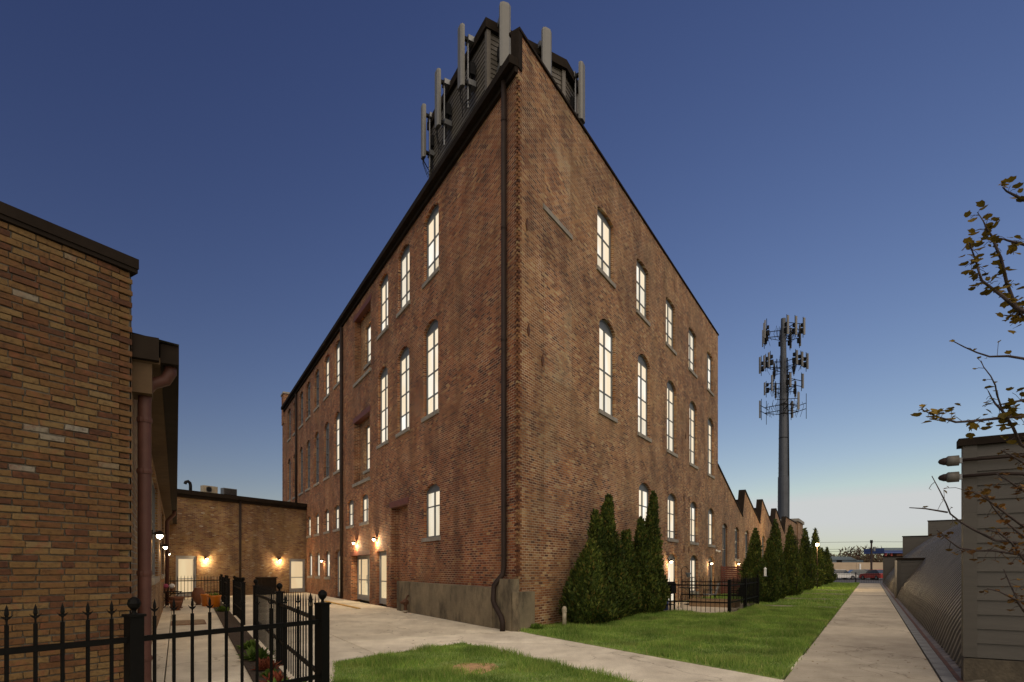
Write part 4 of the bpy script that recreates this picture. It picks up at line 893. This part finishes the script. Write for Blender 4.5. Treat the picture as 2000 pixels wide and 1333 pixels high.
# ------------------------------------------------------------------ patio things
F = FP @ T(35.35, 5.65, 0); r = thing('slat_screen', 'red stained screen of horizontal slats standing out from the garden wall', 'screen', F)
for k in range(13): MB().box(-.018, .018, 0, 1.88, .14 + .122 * k, .14 + .122 * k + .095).build('slat', M_REDWOOD, r, F)
for y in (.03, .95, 1.84): MB().box(.02, .1, y - .045, y + .045, 0, 1.76).build('screen_post', M_REDWOOD, r, F)
F2 = FP @ T(35.4, 5.6, 0); 
for k in range(13): MB().box(0.04, 2.4, -.02, .016, .14 + .122 * k, .14 + .122 * k + .095).build('slat', M_REDWOOD, r, F2)
F = FP @ T(21.0, 6.55, .03); r = thing('grill_cart', 'dark barbecue cart behind the patio fence beside the tall evergreen', 'grill', F)
MB().box(-.3, .3, -.42, .42, .62, .82).build('fire_box', M_BLACK, r, F); MB().extr([(-.3, .82), (.3, .82), (.26, .98), (.1, 1.06), (-.1, 1.06), (-.26, .98)], -.42, .42).build('hood', M_BLACK, r, F)
for x in (-.26, .26):
    for y in (-.36, .36): MB().box(x - .025, x + .025, y - .025, y + .025, 0, .62).build('leg', M_BLACK, r, F)
MB().box(-.27, .27, -.38, .38, .2, .23).build('shelf', M_BLACK, r, F)
F = FP @ T(21.2, 6.2, .03); r = thing('gas_bottle', 'small blue gas bottle under the barbecue cart', 'gas bottle', F @ T(-.15, .3, .0))
MB().lathe([(.12, 0), (.15, .04), (.15, .3), (.1, .38), (.03, .4), (.03, .45)], 14, (-.15, .3, 0)).build('bottle', M_BLUE, r, F, True); MB().tube([(-.21, .3, .4), (-.21, .3, .47), (-.09, .3, .47), (-.09, .3, .4)], .01, 6).build('guard', M_BLUE, r, F)
F = FP @ T(24.2, 5.4, .03); r = thing('raised_bed', 'low tan timber raised bed on the patio', 'planter', F)
for k in range(2):
    for y in (-.9, .86): MB().box(-.45, .45, y, y + .04, .15 * k, .15 * k + .145).build('plank', M_WOOD, r, F)
    for x in (-.45, .41): MB().box(x, x + .04, -.858, .858, .15 * k, .15 * k + .145).build('plank', M_WOOD, r, F)
MB().box(-.4, .4, -.85, .85, 0, .26).build('soil', M_SOIL, r, F)
def chair(label, a, y, yaw, m_):
    F = FP @ T(a, y, .03) @ RZ(yaw); r = thing('garden_chair', label, 'chair', F, 'chairs on the garden patio')
    MB().box(-.24, .24, -.24, .24, .42, .45).build('seat', m_, r, F)
    b_ = MB(); b_.add([(-.24, .22, .45), (.24, .22, .45), (.24, .36, .92), (-.24, .36, .92), (-.24, .25, .45), (.24, .25, .45), (.24, .39, .92), (-.24, .39, .92)], [(0, 1, 2, 3), (7, 6, 5, 4), (0, 4, 5, 1), (2, 6, 7, 3), (0, 3, 7, 4), (1, 5, 6, 2)]); b_.build('backrest', m_, r, F)
    for x in (-.22, .22):
        MB().tube([(x, -.22, 0), (x, -.22, .62), (x, .3, .62)], .014, 6).build('leg', M_BLACK, r, F); MB().tube([(x, .3, 0), (x, .2, .45)], .014, 6).build('leg', M_BLACK, r, F)
chair('grey patio chair facing the raised bed', 25.5, 5.9, 200, M_GREY); chair('dark patio chair near the ball-topped corner post', 25.7, 4.8, 150, M_BLACK)
F = FP @ T(24.9, 6.6, .03); r = thing('patio_table', 'small dark round table between the patio chairs', 'table', F)
MB().lathe([(.42, .7), (.43, .71), (.42, .73)], 20).build('table_top', M_BLACK, r, F); MB().tube([(0, 0, 0), (0, 0, .7)], .03, 8).build('column', M_BLACK, r, F); MB().lathe([(.25, 0), (.22, .03), (.05, .05)], 14).build('foot', M_BLACK, r, F)
F = FP @ T(22.6, 6.3, .03); r = thing('shepherd_hook', 'thin black hanging hook with a grey pot on the patio', 'plant hook', F)
MB().tube([(0, 0, 0), (0, 0, 1.5), (0, -.06, 1.6), (0, -.18, 1.62), (0, -.26, 1.52)], .012, 6).build('hook', M_BLACK, r, F)
for k, (dx, dy) in enumerate(((.18, .1), (-.18, .1))): MB().tube([(0, 0, .6), (dx, dy, 0)], .01, 5).build('prong', M_BLACK, r, F)
MB().lathe([(.05, 1.2), (.11, 1.36), (.1, 1.38)], 12, (0, -.26, 0)).build('hanging_pot', M_GREY, r, F)
F = FP @ T(21.3, 7.2, .03); r = thing('red_flower_pot', 'pot of red flowers beside the lit garden door', 'plant', F)
MB().lathe([(.1, .0), (.16, .3), (.14, .3)], 12).build('pot', M_TERRA, r, F)
o = clump('bloom', '', '', (F @ Vector((0, 0, .28)))[:], 120, .2, .9, M_BEDR); del o['label'], o['category']; mwo = WM[o.name]; o.parent = r; o.matrix_local = F.inverted() @ mwo
F = FR @ T(21.75, -.02, 2.62); r = thing('security_light', 'unlit white twin-headed security light high on the garden wall', 'light fixture', F)
MB().box(-.06, .06, -.04, .0, -.06, .06).build('mount', M_WHITE, r, F)
for s in (-1, 1): MB().tube([(0, -.03, 0), (s * .1, -.1, -.02), (s * .14, -.2, -.06)], [.02, .03, .06], 10).build('head', M_WHITE, r, F)

# ------------------------------------------------------------------ arched steel building beside the path
PROF = [(1.18, 0.05), (1.38, .66), (1.96, 1.5), (2.42, 2.12), (2.78, 2.62), (3.3, 3.18), (4.02, 3.83), (5.03, 4.58), (6.17, 5.22), (7.0, 5.62), (7.85, 5.92), (9.2, 6.2), (10.6, 6.3)]
PROF += [(21.2 - o_, z) for o_, z in PROF[-2::-1]]
for _ in range(2):
    sm = [PROF[0]]
    for p_, q_ in zip(PROF[:-1], PROF[1:]): sm += [(p_[0] * .75 + q_[0] * .25, p_[1] * .75 + q_[1] * .25), (p_[0] * .25 + q_[0] * .75, p_[1] * .25 + q_[1] * .75)]
    PROF = sm + [PROF[-1]]
hut = thing('arched_hut', 'dark arched corrugated steel hut with siding end walls along the garden path', 'building', FP @ T(9.86, -1.1, 0))
nrm = []
for i in range(len(PROF)):
    a, c = PROF[max(i - 1, 0)], PROF[min(i + 1, len(PROF) - 1)]; d = Vector((c[0] - a[0], c[1] - a[1])).normalized(); nrm.append(Vector((-d.y, d.x)))
def vault(a0, a1, pitch):
    mb = MB(); xs = []; x = a0
    while x < a1: xs += [(x, 0), (x + pitch * .38, 0), (x + pitch * .5, .045), (x + pitch * .88, .045)]; x += pitch
    n_ = len(PROF); vs = []
    for x, h in xs:
        for (o_, z), nn in zip(PROF, nrm): vs.append((x, -(o_ + nn.x * h), z + nn.y * h))
    mb.add(vs, [(i * n_ + k, (i + 1) * n_ + k, (i + 1) * n_ + k + 1, i * n_ + k + 1) for i in range(len(xs) - 1) for k in range(n_ - 1)])
    v_ = mb.build('corrugated_vault', M_VAULT, hut, FP)
vault(10.02, 35.9, .38); vault(36.2, 73.2, .42)
mb = MB(); x = 9.2; k = 0                           # wavy foot flange
while x < 73: mb.quad((x, -1.05, .012), (x + .13, -1.05, .03), (x + .13, -1.28, .1), (x, -1.28, .055)); mb.quad((x + .13, -1.05, .03), (x + .26, -1.05, .012), (x + .26, -1.28, .055), (x + .13, -1.28, .1)); x += .26
mb.build('foot_flange', M_FOOT, hut, FP)['kind'] = 'stuff'
MB().box(6, 73.5, -1.06, -1.0, -.05, .03).build('foot_angle', M_RUST, hut, FP)
kerb = struct(link('drain_kerb', None, None, FP)); kbm = MB().box(.006, .594, -.995, -.83, -.05, .026).mesh('drain_block', M_KERB)
for i in range(112): link('drain_block', kbm, kerb, FP @ T(6 + .6 * i, 0, random.uniform(-.003, .004)) @ T(0, 0, 0))
def board_wall(a, steps, z0, st, boards=True, th=.16):
    """flat end wall across the path direction: steps = [(o0, o1, ztop)], front face at x=a"""
    for (o0, o1, zt) in steps:
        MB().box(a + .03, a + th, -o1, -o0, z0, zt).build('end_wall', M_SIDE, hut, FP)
        z = z0; n_ = 0
        jm = MB()
        while z < zt - .02:
            t = min(z + st, zt); q_ = [(a + .004, z), (a + .026, t), (a + .03, t), (a + .03, z)]
            tgt = MB() if boards else jm
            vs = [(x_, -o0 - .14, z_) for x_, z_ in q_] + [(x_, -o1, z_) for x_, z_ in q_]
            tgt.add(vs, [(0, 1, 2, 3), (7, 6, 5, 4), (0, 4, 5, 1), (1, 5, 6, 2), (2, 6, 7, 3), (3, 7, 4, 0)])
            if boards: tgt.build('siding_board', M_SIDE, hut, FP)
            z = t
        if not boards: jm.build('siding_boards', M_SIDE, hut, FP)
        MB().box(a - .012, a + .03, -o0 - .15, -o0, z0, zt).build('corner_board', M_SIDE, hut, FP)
        MB().box(a - .05, a + th + .04, -o1, -o0 + .05, zt, zt + .1).build('wall_cap', M_BRONZE, hut, FP)
board_wall(9.86, [(1.06, 3.9, 3.22), (3.9, 14, 5.4)], .36, .193)
MB().box(9.8, 10.05, -14, -1.06, -.1, .345).build('plinth', M_PLINTH, hut, FP)
board_wall(36.0, [(1.16, 3.0, 2.03)], .0, .19); board_wall(73.4, [(1.1, 2.85, 2.85), (2.85, 5.03, 4.95), (5.03, 16.2, 6.5)], 0, .25, False)
downpipe(hut, FP, [(35.9, -1.1, 2.0), (35.9, -1.1, .02)], .05, M_CREAM)
for k, z in enumerate((3.02, 2.80)):
    F = FP @ T(9.78, -1.06, z) @ Matrix.Rotation(R(90), 4, 'X') ; r = thing('conduit_head', ('upper', 'lower')[k] + ' of two grey dark-nosed conduit ends sticking out past the siding wall', 'conduit', F, 'conduit ends on the hut wall')
    MB().lathe([(.062, -.06), (.07, -.05), (.07, -.17), (.055, -.19)][::-1], 14).build('collar', M_COLLAR, r, F, True); MB().lathe([(.004, -.28), (.03, -.265), (.05, -.22), (.052, -.185)], 12).build('nose', M_PIPED, r, F, True); MB().box(-.05, .02, -.04, .03, -.07, -.02).build('clamp', M_GALV, r, F)
    pts = [(0, 0, -.06), (0, 0, .3), (0, 0, 1.6)] if k == 0 else [(0, 0, -.06), (0, .01, .35), (0, -.02, .6), (0, -.2, .95), (0, -.6, 1.25)]
    MB().tube(pts, .022, 8).build('conduit', M_PIPED, r, F, True)

# ------------------------------------------------------------------ budding tree at the right
TREE = Vector((5.55, 5.0, 0)); r = thing('budding_tree', 'young tree at the right edge with thin twigs and olive new leaves', 'tree', T(*TREE))
def P(u, v, d): return Vector(((u - 1000) / 1120 * d, d, 1.55 + (1112 - v) / 1120 * d))
MB().tube([TREE, TREE + Vector((.02, .03, 1.2)), TREE + Vector((-.03, .05, 2.6)), TREE + Vector((-.1, .0, 4.2)), TREE + Vector((-.12, .05, 5.6))], [.075, .065, .055, .04, .015], 10).build('trunk', M_BARK, r, None, True)
LIMB = [  # (join height on trunk, depth, points)
 (3.2, 5.0, [(1984, 600), (1966, 552), (1955, 505), (1944, 480), (1937, 461), (1927, 447), (1921, 433), (1909, 415)], 1),
 (3.2, 4.9, [(1984, 602), (1957, 578), (1935, 562), (1917, 548), (1910, 525), (1905, 507), (1895, 480), (1892, 470)], 1),
 (4.2, 5.1, [(2000, 391), (1980, 381), (1966, 374), (1958, 366)], 1), (3.9, 4.8, [(2000, 478), (1971, 471), (1955, 466)], 1),
 (2.9, 5.1, [(2000, 622), (1989, 607), (1984, 600)], 1), (2.9, 5.1, [(1995, 614), (1975, 618), (1960, 616)], 1),
 (2.7, 4.6, [(2000, 701), (1969, 696), (1933, 697), (1908, 689), (1883, 678), (1858, 665)], 0),
 (2.3, 4.7, [(2000, 813), (1975, 815), (1935, 819), (1897, 823), (1867, 825), (1840, 817), (1822, 811), (1800, 800)], 1),
 (1.9, 4.9, [(1993, 868), (1978, 834), (1957, 802), (1944, 789), (1937, 778), (1930, 764)], 1),
 (2.3, 4.9, [(1957, 800), (1947, 771), (1944, 753), (1935, 735), (1921, 717), (1916, 705)], 0), (2.4, 4.8, [(2000, 782), (1975, 786), (1948, 792)], 1),
 (1.3, 4.5, [(2000, 1062), (1944, 1056), (1896, 1032), (1876, 1020), (1856, 1004), (1848, 984), (1836, 960), (1820, 930)], 2),
 (1.5, 4.5, [(1850, 1001), (1808, 994), (1776, 992)], 2), (1.2, 4.6, [(2000, 1085), (1940, 1076), (1904, 1076), (1872, 1070), (1848, 1052), (1830, 1036)], 3),
 (1.6, 4.4, [(2000, 1030), (1960, 1000), (1928, 976), (1896, 960), (1884, 958)], 3), (1.5, 4.7, [(2000, 1050), (1960, 1016), (1940, 992), (1916, 956)], 3),
 (1.0, 4.5, [(2000, 1195), (1984, 1172), (1952, 1156), (1928, 1150)], 3), (1.2, 4.6, [(1990, 1178), (1972, 1140), (1960, 1112)], 3), (1.3, 4.5, [(2000, 1095), (1975, 1060), (1950, 1040), (1925, 1035)], 3),
 (1.7, 4.6, [(2000, 960), (1970, 940), (1945, 925)], 3), (1.8, 4.7, [(2000, 905), (1975, 890), (1955, 880)], 3)]
lw = MB(); lw.add([(0, 0, 0), (.012, 0, .0), (.042, .006, .022), (.045, .008, .055), (.02, .004, .062), (0, 0, .085), (-.02, .004, .062), (-.045, .008, .055), (-.042, .006, .022), (-.012, 0, 0)], [(0, 1, 2, 3, 4), (0, 4, 5, 6), (0, 6, 7, 8, 9)])
LM = lw.mesh('leaf', M_LEAF); LMR = lw.mesh('leaf', M_LEAFR); nleaf = 0
more = MB()
def leaf_at(b, p, m_, sc):
    global nleaf
    q_ = Matrix.Rotation(random.uniform(0, 6.28), 4, 'Z') @ Matrix.Rotation(random.uniform(.6, 2.6), 4, 'X'); Mx = T(*p) @ q_ @ Matrix.Scale(sc * random.uniform(.45, .98), 4); nleaf += 1
    if nleaf <= 300: link('leaf', m_, b, Mx)
    else: more.add([Mx @ v_.co for v_ in m_.vertices], [tuple(p_.vertices) for p_ in m_.polygons])
for jz, d, pts, kind in LIMB:
    ends = [P(u, v, d + .12 * math.sin(i * 1.3 + u)) for i, (u, v) in enumerate(pts)]
    start_inside = pts[0][0] < 1996 and pts[0][0] != 1984 and pts[0][0] != 1993
    path = ([] if start_inside else [TREE + Vector((-.03, .03, jz)), (TREE + Vector((-.03, .03, jz))).lerp(ends[0], .55) + Vector((0, 0, .05))]) + ends
    n_ = len(path); rs = [max(.0028, (.016 if kind == 1 else .011) * (1 - i / (n_ - .4)) ** .9 + .002) for i in range(n_)]
    if start_inside: rs = [x * .5 + .001 for x in rs]
    b_ = MB().tube(path, rs, 6).build('branch', M_BARK, r, None, True)
    for i in range(len(ends) - 1):
        seg = ends[i + 1] - ends[i]; k = {1: max(2, int(seg.length / .045)), 0: 1, 2: 1, 3: max(3, int(seg.length / .035))}[kind]
        for j in range(k):
            p = ends[i] + seg * random.random(); off = Vector((random.gauss(0, 1), random.gauss(0, .6), random.gauss(0, 1))).normalized() * random.uniform(.02, .11)
            tw_ = MB().tube([p, p + off * .6 + Vector((0, 0, .01)), p + off], .0022, 4).build('twig', M_BARK, b_, None)
            if kind == 1:
                c_ = p + off
                for _ in range(random.choice((1, 2, 2))): leaf_at(b_, c_ + Vector((random.gauss(0, .02), random.gauss(0, .02), random.gauss(0, .02))), LM, 1.0)
            else:
                for _ in range(1 if kind != 3 else 2): leaf_at(b_, p + off, LMR if kind == 3 else LM, .55 if kind != 3 else .6)

more.build('leaf', M_LEAFR, r)['kind'] = 'stuff'

# ------------------------------------------------------------------ cell tower beyond the wing
mx, my = 530 / 1120 * 72, 72.0; F = T(mx, my, 0); mast = thing('cell_tower', 'tall grey steel monopole with tiers of antennas beyond the sawtooth wing', 'tower', F)
MB().tube([(0, 0, 0), (0, 0, 8), (0, 0, 13.1), (0, 0, 13.15), (0, 0, 19), (0, 0, 24), (0, 0, 33)], [.72, .66, .63, .57, .52, .44, .28], 16).build('mast', M_MAST, mast, F)
for z in (13.1, 18.0, 21.0, 22.2): MB().lathe([(.68 - z * .009, -.08), (.72 - z * .009, 0), (.68 - z * .009, .08)], 16, (0, 0, z)).build('collar', M_CABLE, mast, F)
MB().tube([(.55, -.3, 6), (.56, -.3, 12), (.5, -.28, 20), (.4, -.2, 28)], .07, 6).build('cable_run', M_CABLE, mast, F)
for k in range(24): MB().box(-.8 + .01 * k, -.55 + .01 * k, -.02, .02, 7 + .6 * k, 7.04 + .6 * k).build('climbing_peg', M_GALV, mast, F)
for ti, (z, rad, n_, ph_, pw_) in enumerate(((31.2, 2.1, 3, .25, 2.4), (27.2, 2.3, 3, .6, 2.0), (24.5, 1.7, 2, .5, 1.8), (21.9, 2.3, 2, -.2, 2.1))):
    pf = MB()
    for s_ in range(3):
        a = ph_ + s_ * 2.094 + .5; d = Vector((math.cos(a), math.sin(a), 0)); t_ = Vector((-d.y, d.x, 0))
        for zz in (-.35, .35):
            pf.tube([d * .3 + Vector((0, 0, z + zz)), d * rad + Vector((0, 0, z + zz))], .05, 5); pf.tube([d * rad - t_ * 1.3 + Vector((0, 0, z + zz)), d * rad + t_ * 1.3 + Vector((0, 0, z + zz))], .045, 5)
        pf.tube([d * .35 + Vector((0, 0, z - .9)), d * rad + Vector((0, 0, z - .35))], .04, 5)
        for j in range(n_):
            q_ = d * (rad + .15) + t_ * (-1.15 + 2.3 * j / max(1, n_ - 1)); h_ = pw_ * random.uniform(.85, 1.1); Fm = F @ T(q_.x, q_.y, z - h_ / 2 + random.uniform(-.1, .3)) @ Matrix.Rotation(a, 4, 'Z')
            if ti == 3 and j == 0: MB().tube([(0, 0, -.6), (0, 0, h_ + .4)], .035, 5).build('whip_antenna', M_CABLE, mast, Fm); continue
            MB().extr([(-.06, 0), (.08, 0), (.08, h_), (-.06, h_)], -.12, .12).build('antenna_panel', M_ANTD, mast, Fm)
            MB().tube([(-.18, 0, -.3), (-.18, 0, h_ + .2)], .04, 5).build('antenna_pipe', M_CABLE, mast, Fm)
            if j % 2 == 0 or ti < 2: MB().box(-.5, -.22, -.18, .18, .3, .9).build('radio_unit', M_CABLE, mast, Fm); MB().box(-.45, -.22, -.14, .14, 1.1, 1.5).build('radio_unit', M_CABLE, mast, Fm)
    for _ in range(22):
        a = random.uniform(0, 6.28); q_ = Vector((math.cos(a), math.sin(a), 0)) * random.uniform(.6, rad); pf.tube([q_ + Vector((0, 0, z + .5)), q_ * 1.1 + Vector((0, 0, z)), q_ * .9 + Vector((0, 0, z - random.uniform(.6, 1.4)))], .024, 4)
    pf.build('platform', M_CABLE, mast, F)

# ------------------------------------------------------------------ beyond the path end
def W(u, d): return ((u - 1000) / 1120 * d, d)
F = frame(W(1702, 85), (1, .0)); r = thing('utility_pole', 'wooden utility pole with transformer beyond the path end', 'pole', F)
MB().tube([(0, 0, 0), (0, 0, 5.75)], [.16, .11], 8).build('pole', M_BARK, r, F); MB().box(-.14, .14, -.12, .12, 5.4, 5.85).build('pole_top', M_CABLE, r, F)
MB().lathe([(.16, 0), (.17, .05), (.17, .6), (.1, .66)], 10, (.34, -.1, 4.2)).build('transformer', M_GALV, r, F)
for z in (5.6, 4.55, 4.2): MB().tube([(-60, 6, z + .3), (-30, 3, z - .25), (0, 0, z), (30, -3, z - .25), (60, -6, z + .3)], .02, 4).build('wire', M_CABLE, r, F)
F = frame(W(1640, 112), (1, -.05)); r = thing('tan_block_building', 'long low tan block building across the car park', 'building', F)
MB().box(-14, 22, 0, 10, 0, 2.85).build('wall', M_TANW, r, F)
for x in (-3, 3.2, 9): MB().box(x, x + .4, -.06, 0, 0, 2.8).build('pilaster', M_TANW, r, F)
MB().box(3.7, 4.0, -.12, -.02, .6, 2.6).build('downpipe', M_WHITE, r, F)
F = frame(W(1632, 128), (1, 0)); r = thing('grey_roofed_shed', 'blue-grey roofed shed showing above the tan building', 'building', F)
MB().box(-6, 6.2, 0, 8, 0, 3.6).build('wall', M_ROOFG, r, F); MB().extr([(-6.4, 3.6), (4.6, 3.6), (3.2, 4.3), (-6.4, 4.5)], -.3, 8.3).build('roof', M_ROOFG, r, F)
MB().box(.2, 1.4, -.05, 0, 3.0, 3.58).build('window', M_CABLE, r, F)
F = frame(W(1746, 120), (1, 0)); r = thing('fuel_canopy', 'flat blue fuel station canopy on red posts behind the hut', 'canopy', F)
MB().box(-2.0, 8, 0, 7, 4.9, 6.0).build('canopy_deck', M_BLUE, r, F); MB().box(-2.05, 8, -.05, 0, 5.5, 6.02).build('canopy_band', M_ROOFG, r, F)
for x in (-1.1, .1): MB().box(x, x + .28, 1, 1.4, 0, 4.9).build('canopy_post', M_REDP, r, F)
MB().box(1.6, 8, 1.5, 6, 0, 4.8).build('kiosk', M_TERRA, r, F)
def car(label, x, y, yaw, m_):
    F = T(x, y, 0) @ RZ(yaw); r = thing('parked_car', label, 'car', F, 'cars beyond the far fence')
    MB().extr([(-2.1, .3), (2.1, .3), (2.15, .62), (1.9, .84), (1.0, .92), (-1.95, .95), (-2.15, .75)], -.85, .85).build('body', m_, r, F)
    MB().extr([(1.0, .92), (.35, 1.42), (-1.2, 1.45), (-1.85, .95)], -.72, .72).build('cabin', G_DARK, r, F); MB().extr([(.34, 1.421), (-1.2, 1.451), (-1.15, 1.49), (.28, 1.47)], -.7, .7).build('car_roof', m_, r, F)
    for x_ in (-1.35, 1.35):
        for s in (-1, 1):
            wl_ = MB(); wl_.tube([(x_, s * .87, .32), (x_, s * .68, .32)], .32, 14); wh = wl_.build('wheel', M_TYRE, r, F); MB().tube([(x_, s * .885, .32), (x_, s * .86, .32)], .19, 10).build('rim', M_GALV, wh, F)
    for s in (-.6, .6): MB().box(2.1, 2.17, s - .16, s + .16, .6, .74).build('headlight', M_WHITE, r, F)
for lb, u, d, yaw, m_ in (('white car farthest left beyond the far fence', 1641, 84, 8, M_WHITE), ('silver car in the middle beyond the far fence', 1668, 92, 170, M_GALV), ('red car beyond the fence near the utility pole', 1709, 82, 95, M_REDP), ('dark blue car between the silver car and the pole', 1690, 96, 20, M_BLUE)):
    x, y = W(u, d); car(lb, x, y, yaw, m_)
# far wood: a tangle of bare twigs read as one mass
n_ = 26000; xs = RNG.uniform(40, 150, n_); hh = 5.2 + 1.6 * np.sin(xs * .31) + 1.1 * np.sin(xs * .83 + 1) + .7 * np.sin(xs * 2.1)
z = RNG.uniform(0, 1, n_) ** .7 * hh; base = np.c_[xs, RNG.uniform(165, 185, n_), z]; dv = np.c_[RNG.normal(0, .5, n_), RNG.normal(0, .5, n_), RNG.uniform(.3, 1.3, n_)]; sd = np.c_[RNG.normal(0, .16, n_), np.zeros(n_), RNG.normal(0, .12, n_)]
v = np.zeros((n_, 3, 3)); v[:, 0] = base - sd; v[:, 1] = base + sd; v[:, 2] = base + dv
struct(link('far_wood', trimesh('far_wood', v, M_WOODS)), 'stuff', 'brown bare wood along the horizon at the right', 'trees')

n_ = 240; q = np.zeros((0, 2))
while len(q) < n_:
    c_ = RNG.uniform((-7, 8), (7, 26), (400, 2)); a_ = c_ @ fpi.T
    ok = ((a_[:, 1] > -.8) & (a_[:, 1] < 1.0)) | ((np.abs(a_[:, 1] - 1.05) < .25)) | ((a_[:, 1] > 7.6) & (RNG.uniform(0, 1, 400) < .25)); q = np.vstack([q, c_[ok]])
q = q[:n_]; v = np.zeros((n_, 3, 3)); an = RNG.uniform(0, 6.28, n_); L = RNG.uniform(.012, .04, n_)
for k in range(3): v[:, k] = np.c_[q[:, 0] + np.cos(an + k * 2.1) * L, q[:, 1] + np.sin(an + k * 2.1) * L * .7, .026 + RNG.uniform(0, .012, n_)]
struct(link('fallen_leaves', trimesh('fallen_leaves', v, M_LEAFR)), 'stuff', 'scattered small brown fallen leaves on the paving', 'leaves')
